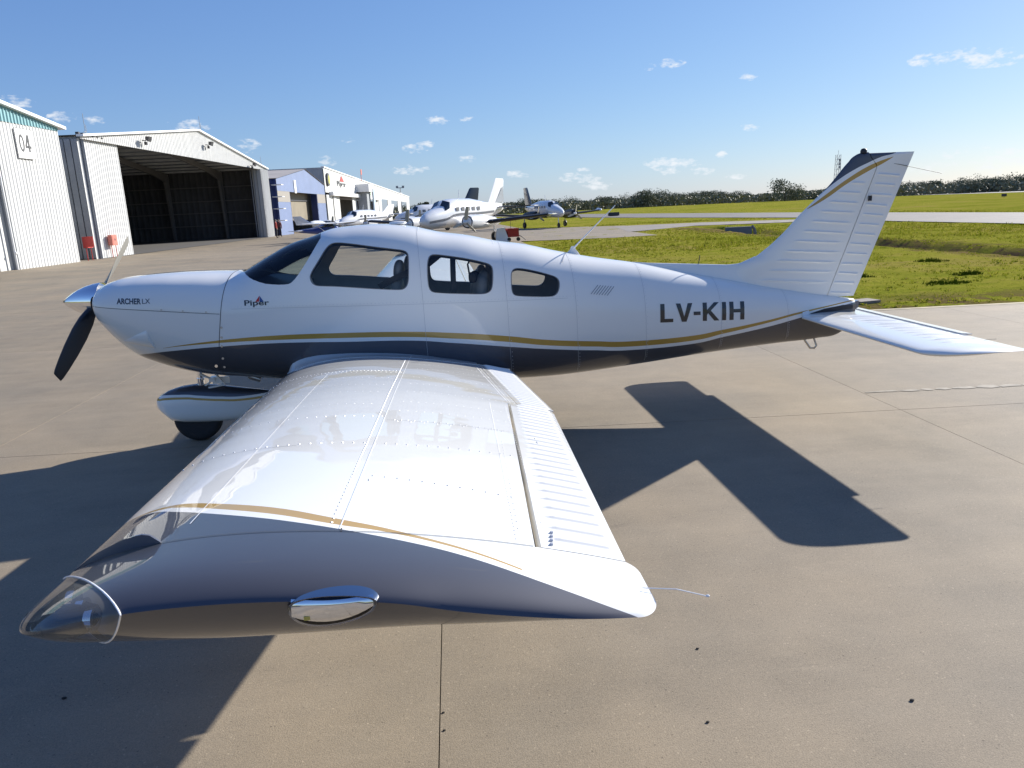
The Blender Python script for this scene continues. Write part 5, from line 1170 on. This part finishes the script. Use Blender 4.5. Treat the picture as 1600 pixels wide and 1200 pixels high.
def aircraft(label,loc,rz,kind='twin',body=M_PW,finm=M_PW,wingm=M_PW,scale=1,high=False,half=6.1,tank=False,finh=3.75,nacm=None,boots=True,group='parked aircraft in the background',Ln=9.9,stripe=True,finlabel=None,geo=True):
    t=thing('twin_airplane' if kind=='twin' else 'light_airplane',label,'airplane',loc,rz,group); t.scale=(scale,)*3
    st=[(0,1.32,.05,.05),(.15,1.33,.20,.17),(.5,1.36,.36,.32),(1.1,1.42,.50,.48),(1.7,1.48,.56,.58),(2.0,1.54,.62,.62),(2.5,1.68,.76,.64),(3.2,1.72,.80,.65),(5.2,1.72,.80,.65),(6.4,1.74,.66,.55),(8.0,1.78,.42,.34),(9.3,1.84,.24,.15),(Ln,1.88,.10,.04)]
    if kind!='twin': st=[(0,1.1,.10,.10),(.1,1.1,.28,.3),(.5,1.12,.38,.42),(1.5,1.15,.42,.50),(2.0,1.35,.60,.52),(2.6,1.42,.68,.52),(3.4,1.40,.62,.50),(4.6,1.30,.36,.30),(6.5,1.30,.18,.12),(7.2,1.32,.08,.03)]
    mb=MB(); mb.loft([sect(*q) for q in st]); f=obj('fuselage',mb,body,t,smooth=60)
    E_=7.2 if kind!='twin' else Ln
    if kind=='twin':
        mb=MB(); 
        for s in (1,-1):
            mb.add([(1.98,s*.10,2.17),(1.75,s*.12,2.02),(1.78,s*.50,1.86),(2.15,s*.60,1.98),(2.35,s*.50,2.32),(2.25,s*.10,2.43)],[tuple(range(6))])
        ws=obj('windshield',mb,M_GLASSD,t)
        for s in (1,-1):
            for k in range(5):
                mb=MB(); x=2.75+.62*k; mb.prism([(x,1.82),(x+.34,1.82),(x+.34,2.04),(x,2.04)],.01,'y',s*.655-.005); obj('cabin_window',mb,M_WING_,f)
        if stripe:
            for s in (1,-1):
                mb=MB(); g=[]
                for x in np.linspace(.45,8,20):
                    zc,h,w=np.interp(x,[q[0] for q in st],[q[1] for q in st]),np.interp(x,[q[0] for q in st],[q[2] for q in st]),np.interp(x,[q[0] for q in st],[q[3] for q in st])
                    g.append([(x,s*(w+.012),zc-.02+.0*x),(x,s*(w+.006),zc-.02-.12)])
                mb.grid(g); obj('side_stripe',mb,material('stripe_grey',(.10,.11,.13),.4),f)
    else:
        mb=MB(); mb.loft([sect(1.7,1.62,.20,.46),sect(2.0,1.70,.26,.50),sect(2.9,1.70,.26,.505),sect(3.5,1.62,.2,.47)]); obj('cabin_glazing',mb,M_GLASSD,t,smooth=50)
    zr=1.0 if not high else 2.02; x0=3.1 if kind=='twin' else 1.75; rc=2.1 if kind=='twin' else 1.55
    for s in (1,-1):
        di=.075 if not high else .02
        mb=MB(); mb.loft([foil(x0+.0*q+q*.05,rc-q*.16*(6.1/half),s*q,zr+q*di,.13) for q in (.2,2,4,half*.93)]+[foil(x0+half*.05+.2,(rc-half*.17)*.7,s*half,zr+half*di,.09)]); w=obj('wing',mb,wingm,t,smooth=50)
        if boots and kind=='twin':
            mb=MB(); rr=[]
            for q in (.9,2.6,4.2,half*.97):
                c=rc-q*.16*(6.1/half); F=foil(x0+q*.05-.012,c,s*q,zr+q*di,.14); rr.append(F[-2:]+F[:3] if 0 else [F[3],F[2],F[1],F[0],F[-1],F[-2],F[-3]])
            mb.loft(rr,caps=False,closed=False); obj('deice_boot',mb,M_BOOT,w)
        if tank: mb=MB(); mb.lathe([(0,.02),(.3,.18),(1.0,.26),(1.8,.22),(2.6,.02)],(x0-.3,s*half,zr+half*di),'x',14); obj('tip_tank',mb,M_PW,w,smooth=60)
        if kind=='twin':
            y=s*1.9; mb=MB(); mb.loft([sect(x,z,h,w_) for x,z,h,w_ in ((1.65,1.22,.16,.16),(1.72,1.22,.34,.36),(2.3,1.20,.40,.44),(3.3,1.18,.40,.44),(4.6,1.15,.28,.36),(5.6,1.12,.08,.12))]); mb.v=[(a,b+y,c) for a,b,c in mb.v]; nc=obj('engine_nacelle',mb,nacm or body,t,smooth=60)
            mb=MB(); mb.lathe([(0,.33),(.02,.30),(.02,.02)],(1.69,y,1.22),'x',20); obj('engine_intake',mb,M_BOOT,nc)
            mb=MB(); mb.lathe([(0,.01),(.15,.10),(.35,.15),(.42,.15)],(1.28,y,1.22),'x',16); obj('spinner',mb,M_PW,nc,smooth=60)
            for k,an in enumerate((PI/2+.2,PI/2+.2+2*PI/3,PI/2+.2+4*PI/3)):
                mb=MB(); d=Vector((0,math.cos(an),math.sin(an))); p=Vector((0,-math.sin(an),math.cos(an))); c=Vector((1.50,y,1.22))
                mb.loft([[tuple(c+d*r+p*w_*q+Vector((.06*q*1,0,0)))for q in (-1,1)]+[tuple(c+d*r+p*w_*q+Vector((.06*q+.03,0,0))) for q in (1,-1)] for r,w_ in ((.1,.05),(.35,.08),(.65,.07),(.82,.04))]); obj('propeller_blade',mb,M_PROP2,nc)
            mb=MB(); mb.tube([(4.5,s*2.1,1.0),(4.5,s*2.1,.3)],.05,8); lg=obj('main_gear',mb,M_PW,t); mb=MB(); mb.lathe([(-.1,.12),(-.1,.26),(0,.30),(.1,.26),(.1,.12)],(4.5,s*2.1,.30),'y',20); obj('tyre',mb,M_BOOT,lg,smooth=40)
        elif high:
            mb=MB(); mb.tube([(2.2,s*.48,.75),(2.5,s*half*.5,zr-.02)],.035,6); obj('wing_strut',mb,M_PW,t)
        if kind!='twin':
            mb=MB(); mb.tube([(2.3,s*.4,.8),(2.4,s*1.15,.25)],.05,6); lg=obj('main_gear',mb,M_PW,t); mb=MB(); mb.lathe([(-.07,.1),(-.07,.17),(0,.2),(.07,.17),(.07,.1)],(2.4,s*1.2,.2),'y',16); obj('tyre',mb,M_BOOT,lg)
    fx=E_-1.9; ftop=finh
    mb=MB(); mb.loft([foil(fx-1.2,3.0,0,1.95,.05,vert=True),foil(fx-.1,2.0,0,2.25,.07,vert=True),foil(fx+.95,1.25,0,ftop-.1,.07,vert=True),foil(fx+1.1,1.0,0,ftop,.05,vert=True)]); fn=obj('fin',mb,finm,t,smooth=50,label=finlabel)
    hz=1.95 if kind=='twin' else 1.35
    for s in (1,-1):
        mb=MB(); mb.loft([foil(E_-1.25+q*.12,1.15-q*.15,s*q,hz,.09) for q in (.05,1.5,2.65 if kind=='twin' else 1.6)]); st_=obj('stabilizer',mb,wingm,t,smooth=50)
        if boots and kind=='twin':
            mb=MB(); mb.box((E_-1.12,s*1.4,hz),(.10,2.2,.08)); obj('deice_boot',mb,M_BOOT,st_)
    mb=MB(); mb.tube([(1.2,0,1.0),(1.1,0,.25)],.045,8); ng=obj('nose_gear',mb,M_PW,t); mb=MB(); mb.lathe([(-.07,.1),(-.07,.2),(0,.24),(.07,.2),(.07,.1)],(1.1,0,.24),'y',16); obj('tyre',mb,M_BOOT,ng)
    if kind!='twin':
        for an in (.9,.9+PI):
            mb=MB(); d=Vector((0,math.cos(an),math.sin(an))); p=Vector((0,-math.sin(an),math.cos(an))); c=Vector((-.08,0,1.1)); mb.loft([[tuple(c+d*r+p*w_*q) for q in (-1,1)]+[tuple(c+d*r+p*w_*q+Vector((.03,0,0))) for q in (1,-1)] for r,w_ in ((.05,.05),(.5,.07),(.9,.04))]); obj('propeller_blade',mb,M_BOOT,t)
    mb=MB(); mb.tube([(4.2,0,2.45 if kind=='twin' else 1.9),(4.35,0,3.0 if kind=='twin' else 2.4)],.02,6); obj('antenna',mb,M_PW,t)
    return t
A1=aircraft('white twin-engine airplane facing the camera with black-edged wings and a grey striped fin',(2.05,34.3,0),math.radians(58.9),finh=3.72)
mb=MB(); mb.prism([(8.75,2.25),(9.95,2.25),(9.9,3.25)],.004,'y',-.075); mb.prism([(8.75,2.25),(9.95,2.25),(9.9,3.25)],.004,'y',.071); obj('fin_panel',mb,M_PS,A1)
A2=aircraft('twin-engine airplane with dark fin and dark engines, nose towards the camera, beside the grass',(13.4,57.2,0),math.radians(104),half=5.4,scale=.93,tank=False,finm=M_PD,wingm=M_PD,nacm=M_BOOT,finh=3.9,stripe=False)
for s in (1,-1): mb=MB(); mb.lathe([(0,.02),(.2,.15),(.8,.2),(1.4,.02)],(3.3,s*5.45,1.42),'x',12); obj('tip_pod',mb,M_PW if s<0 else M_PD,A2,smooth=60)
A3=aircraft('small high-wing airplane with blue cowling parked before the blue hangar',(-3.6,50.5,-.1),math.radians(150),kind='single',body=M_PB,finm=M_PW,high=True,half=4.9,scale=.70,finh=2.9)
A4=aircraft('white twin-engine airplane with tip tanks, parked behind the striped-fin one, left of its nose',(-5.6,60,0),math.radians(62),tank=True,half=5.6,finh=3.0,boots=False,scale=.9)
A5=aircraft('dark-finned airplane whose tail shows above the back of the white twin',(-1.2,66,0),math.radians(35),finm=M_PD,finh=4.0,half=5.6,boots=False)
A6=aircraft('white low-wing airplane with its wing across the doors of the white hangar row',(-13.2,92,-.2),math.radians(20),kind='single',half=4.8,finh=2.6,scale=.75)
# ground power cart
GCS=.78
gc=thing('service_cart','small red wheeled cart standing under the wing of the white twin','cart',(7.15,36.7,0),.2)
mb=MB(); mb.box((0,0,.62),(.85,.6,.62)); gc.scale=(GCS,)*3; obj('cart_body',mb,material('cart_red',(.30,.012,.010),.45),gc)
for x in (-.35,.35): mb=MB(); mb.lathe([(-.05,.03),(-.05,.14),(.05,.14),(.05,.03)],(x,-.32,.15),'y',14); obj('cart_wheel',mb,M_BOOT,gc)
mb=MB(); mb.tube([(.42,0,.45),(.7,-.1,.3),(.95,-.2,.06)],.03,6); mb.tube([(-.1,0,.9),(-.1,0,1.55)],.015,6); obj('cart_handle',mb,M_DARK_,gc)
mb=MB(); mb.loft([[(-.05,-.3,0),(.75,-.25,0),(.75,.25,0),(-.05,.3,0)],[(.05,-.2,.75),(.5,-.15,.80),(.5,.15,.80),(.05,.2,.75)]]); o=obj('engine_cover',mb,M_PW,loc=(6.2,36.6,0)); tag(o,'white canvas cover beside the red cart under the wing','cover')
# people
M_SKIN=material('skin',(.42,.26,.19),.6); M_TROU=material('dark_trousers',(.02,.022,.03),.8)
def person(loc,rz,label,top,lean=0):
    t=thing('person',label,'person',loc,rz,'people standing by the hangars')
    me=bpy.data.meshes.new('body'); V=[(0,0,.95),(0,0,1.15),(0,0,1.38),(0,0,1.50),(0,0,1.56),(0,0,1.66),(0,0,1.74),
       (0,.19,1.40),(.02,.25,1.12),(.10,.22,.88),(.12,.21,.80),(0,-.19,1.40),(.0,-.26,1.12),(.06,-.25,.88),(.08,-.24,.80),
       (0,.10,.90),(.02,.12,.50),(.0,.13,.08),(.14,.14,.04),(0,-.10,.90),(.0,-.12,.50),(-.03,-.13,.08),(.11,-.14,.04)]
    E=[(0,1),(1,2),(2,3),(3,4),(4,5),(5,6),(2,7),(7,8),(8,9),(9,10),(2,11),(11,12),(12,13),(13,14),(0,15),(15,16),(16,17),(17,18),(0,19),(19,20),(20,21),(21,22)]
    Rr=[.15,.15,.17,.075,.06,.095,.07,.075,.05,.04,.035,.075,.05,.04,.035,.095,.065,.045,.035,.095,.065,.045,.035]
    me.from_pydata(V,E,[]); o=bpy.data.objects.new('body',me); COL.objects.link(o); md=o.modifiers.new('s','SKIN'); 
    for i,sv in enumerate(me.skin_vertices[0].data): sv.radius=(Rr[i],Rr[i]*(1.15 if i in (0,1,2) else 1)); sv.use_root=(i==0)
    o.modifiers.new('d','SUBSURF').levels=2; o.modifiers['d'].render_levels=2
    dg=bpy.context.evaluated_depsgraph_get(); m2=bpy.data.meshes.new_from_object(o.evaluated_get(dg)); bpy.data.objects.remove(o)
    m2.materials.clear(); [m2.materials.append(q) for q in (M_SKIN,top,M_TROU,M_DARK_)]
    for p in m2.polygons:
        c=p.center; p.material_index=2 if c.z<.97 and abs(c.y)<.19 else (1 if c.z<1.50 and not (c.z<.9) else (0 if c.z<1.68 else 3)); p.use_smooth=True
        if c.z<.10: p.material_index=3
    o=bpy.data.objects.new('body',m2); COL.objects.link(o); o.parent=t
    mb=MB(); rounded_ball(mb,(-.01,0,1.70),(.11,.10,.09)); obj('hair',mb,M_DARK_,t,smooth=180)
def rounded_ball(mb,c,r):
    mb.loft([[(c[0]+r[0]*math.cos(f)*math.cos(a),c[1]+r[1]*math.cos(f)*math.sin(a),c[2]+r[2]*math.sin(f)) for a in np.linspace(0,6.283,13)[:-1]] for f in np.linspace(-1.5,1.5,8)])
person((-12.73,68.5,0),.2,'person in a red jacket and dark trousers, standing by the corner of the open hangar',material('red_jacket',(.40,.04,.03),.7))
person((-13.2,72.2,0),-1.0,'person in dark red clothes, standing nearest the blue pier',material('maroon_jacket',(.12,.03,.03),.7))
# ============================================================ TREES, MASTS
def leaf_mat(name,c0,c1,c2):
    m=bpy.data.materials.new(name); m.use_nodes=True; t=m.node_tree; b=t.nodes['Principled BSDF']; g=N(t,'ShaderNodeNewGeometry')
    oi=N(t,'ShaderNodeObjectInfo'); v=MT(t,'ADD',MT(t,'MULTIPLY',g.outputs['Random Per Island'],.55),MT(t,'MULTIPLY',oi.outputs['Random'],.45))
    c=ramp(t,v,[(0,c0),(.5,c1),(1,c2)]); t.links.new(c,b.inputs['Base Color']); b.inputs['Roughness'].default_value=.7; b.inputs['Specular IOR Level'].default_value=.2; return m
M_LEAF=leaf_mat('tree_foliage',(.10,.115,.075),(.16,.17,.10),(.21,.205,.14)); M_BARK=material('tree_bark',(.08,.06,.045),.9)  # leaf tones paled and greyed, distance haze put into the colour
def crown_mesh(seed,h,w,n=900,slim=False):
    r=np.random.RandomState(seed); mb=MB(); lobes=[(r.uniform(-w*.32,w*.32),r.uniform(-w*.32,w*.32),h*r.uniform(.35,.85),w*r.uniform(.22,.40)) for _ in range(9 if not slim else 4)]
    for i in range(int(n*1.9)):
        lx,ly,lz,lr=lobes[r.randint(len(lobes))]; d=r.normal(size=3); d/=np.linalg.norm(d); q=lr*r.uniform(.55,1.08)
        c=np.array([lx,ly,lz])+d*q*np.array([1,1,.8]); c[2]=max(c[2],h*.10)
        s=r.uniform(.10,.27)*h/6; a=r.normal(size=3); a/=np.linalg.norm(a); b=np.cross(a,r.normal(size=3)); b/=np.linalg.norm(b)
        mb.add([c+a*s,c+b*s,c-a*s*.9,c-b*s*.8],[(0,1,2,3)])
    return mb.mesh('crown',None,fix=False)
def trunk_mesh(h):
    mb=MB(); mb.tube([(0,0,-.5),(.05,0,h*.3),(0,.1,h*.7)],[h*.035,h*.025,h*.01],6); mb.tube([(.05,0,h*.3),(h*.15,.1,h*.6)],[h*.018,h*.006],5); mb.tube([(.05,0,h*.35),(-h*.14,-.1,h*.62)],[h*.016,h*.006],5); return mb.mesh('trunk',60)
CR=[crown_mesh(11+i,6,7.5+i%3) for i in range(6)]+[crown_mesh(31+i,6,3.2,500,True) for i in range(2)]
for c in CR: c.materials.append(M_LEAF)
TRK=trunk_mesh(6); TRK.materials.append(M_BARK)
def tree(loc,s,k,rz,label,group='trees along the far edge of the airfield',sx=1):
    t=thing('tree',label,'tree',loc,rz,group); t.scale=(s*sx,s*sx,s)
    for nm,me in (('crown',CR[k]),('trunk',TRK)):
        o=bpy.data.objects.new(nm,me); COL.objects.link(o); o.parent=t
    return t
def ground_px(px,D):
    d=(px-800)/FPX*rt+fw; h=Vector((d.x,d.y)).normalized(); return (CAM.x+h.x*D,CAM.y+h.y*D)
TOPS=[(640,320,250),(660,318,260),(690,321,260),(712,322,270),(740,321,260),(780,318,250),(800,312,240),(840,311,250),(880,311,255),(920,311,260),(950,308,265),(985,304,270),(1010,303,275),(1045,298,280),(1090,297,285),(1120,298,290),(1150,300,290),(1190,301,290),(1250,297,290),(1285,292,290),(1330,289,290),(1400,285,285),(1450,284,285),(1480,280,280),(1510,281,280),(1540,278,275),(1580,275,270),(1610,273,270),(1700,270,270),(1850,268,260)]
tr=np.random.RandomState(3); px=642.
hz=lambda x:324.1-(x-800)*.0453
while px<1800:
    top=np.interp(px,[a for a,b,c in TOPS],[b for a,b,c in TOPS]); D=np.interp(px,[a for a,b,c in TOPS],[c for a,b,c in TOPS])+tr.uniform(-12,30)
    cosv=1/math.sqrt(1+((px-800)/FPX)**2); H=1.88+(hz(px)-top)/FPX*D*cosv*1.0
    H*=tr.uniform(.70,1.05); x,y=ground_px(px,D)
    if not (640<px<785 and tr.rand()<.15):
        tree((x,y,-.5),(H+.5)/6.2,tr.randint(6),tr.uniform(0,6.28),'tree in the dark tree line beyond the runway',sx=tr.uniform(.9,1.3))
    px+=tr.uniform(6,12)
for p,tp,D,l,k in ((1215,285,262,'round dark tree standing taller than the hedge left of the tail fin',1),(1230,296,265,'smaller dark tree right beside the tall round one',2),(684,314,250,'pointed dark tree rising left of the white twin',6),(1005,300,262,'tall tree clump left of centre in the tree line',3)):
    x,y=ground_px(p,D); H=1.88+(hz(p)-tp)/FPX*D*.94; tree((x,y,-.5),(H+.5)/5.6,k,1.0,l,sx=.85 if k<6 else 1.2)
# undergrowth below the tree line: one dense band of scrub
sc=MB(); r=np.random.RandomState(9)
for i in range(36000):
    p=r.uniform(630,1950); D=np.interp(p,[a for a,b,c in TOPS],[c for a,b,c in TOPS])-10+r.uniform(-6,45); x,y=ground_px(p,D); z=r.uniform(-.5,2.6)*(1+.5*noise.noise(Vector((x*.03,y*.03,0)))); s=r.uniform(.2,.55); a=r.normal(size=3); a/=np.linalg.norm(a); b=np.cross(a,r.normal(size=3)); b/=np.linalg.norm(b); c=np.array([x,y,z])
    sc.add([c+a*s,c+b*s,c-a*s,c-b*s],[(0,1,2,3)])
obj('undergrowth',sc,leaf_mat('scrub_foliage',(.14,.15,.095),(.20,.20,.125),(.25,.235,.17)),fix=False,kind='stuff')  # scrub tones paled like the trees, haze carried by the colour
# lattice mast and light mast
def post_xy(p,D): x,y=ground_px(p,D); return (x,y,-.5)
lm=MB(); s=.9; H=15.5
for i,(a,b) in enumerate(((-s,-s),(s,-s),(s,s),(-s,s))): lm.tube([(a,b,0),(a*.7,b*.7,H)],.08,4)
for k in range(9):
    z0,z1=H*k/9,H*(k+1)/9; f0,f1=1-.3*k/9,1-.3*(k+1)/9
    for (a,b),(c,d) in (((-s,-s),(s,-s)),((s,-s),(s,s)),((s,s),(-s,s)),((-s,s),(-s,-s))): lm.tube([(a*f0,b*f0,z0),(c*f1,d*f1,z1)],.045,4); lm.tube([(a*f0,b*f0,z0),(c*f0,d*f0,z0)],.045,4)
for k in range(3): lm.box((s*.8,0,H*.72+1.2*k),(.5,.5,1.0)); 
lm.tube([(0,0,H),(0,0,H+1.5)],.06,4)
o=obj('lattice_mast',lm,material('mast_grey',(.45,.44,.43),.6),loc=post_xy(1290.5,300)); tag(o,'grey lattice radio mast rising behind the trees left of the tail fin','mast')
lm=MB(); lm.tube([(0,0,0),(0,0,9.6)],[.16,.10],6); lm.box((0,0,9.6),(2.2,.2,.2)); lm.box((-.9,0,9.9),(.7,.5,.6)); lm.box((.9,0,9.9),(.7,.5,.6)); o=obj('light_mast',lm,material('mast_steel',(.30,.31,.32),.6),loc=post_xy(648.5,235)); tag(o,'tall light mast with two lamp heads beyond the end of the hangar row','light mast')
for p,y_,D in ((1538,299,150),(1597,297.5,140)):
    x,y=ground_px(p,D); mb=MB(); mb.box((0,0,.3),(.7,.3,.45)); mb.box((0,0,-.1),(.1,.1,.3)); o=obj('runway_sign',mb,M_DARK_,loc=(x,y,0)); tag(o,'low dark runway marker board '+('left of the right picture edge' if p<1560 else 'cut by the right picture edge'),'marker','dark marker boards along the runway')
x,y=ground_px(962,112); mb=MB(); mb.box((0,0,.3),(1.6,.4,.5)); mb.box((.0,0,.0),(1.2,.2,.3)); o=obj('taxiway_sign',mb,M_DARK_,loc=(x,y,0)); tag(o,'small dark board on the grass right of the dark twin wing tip','marker')
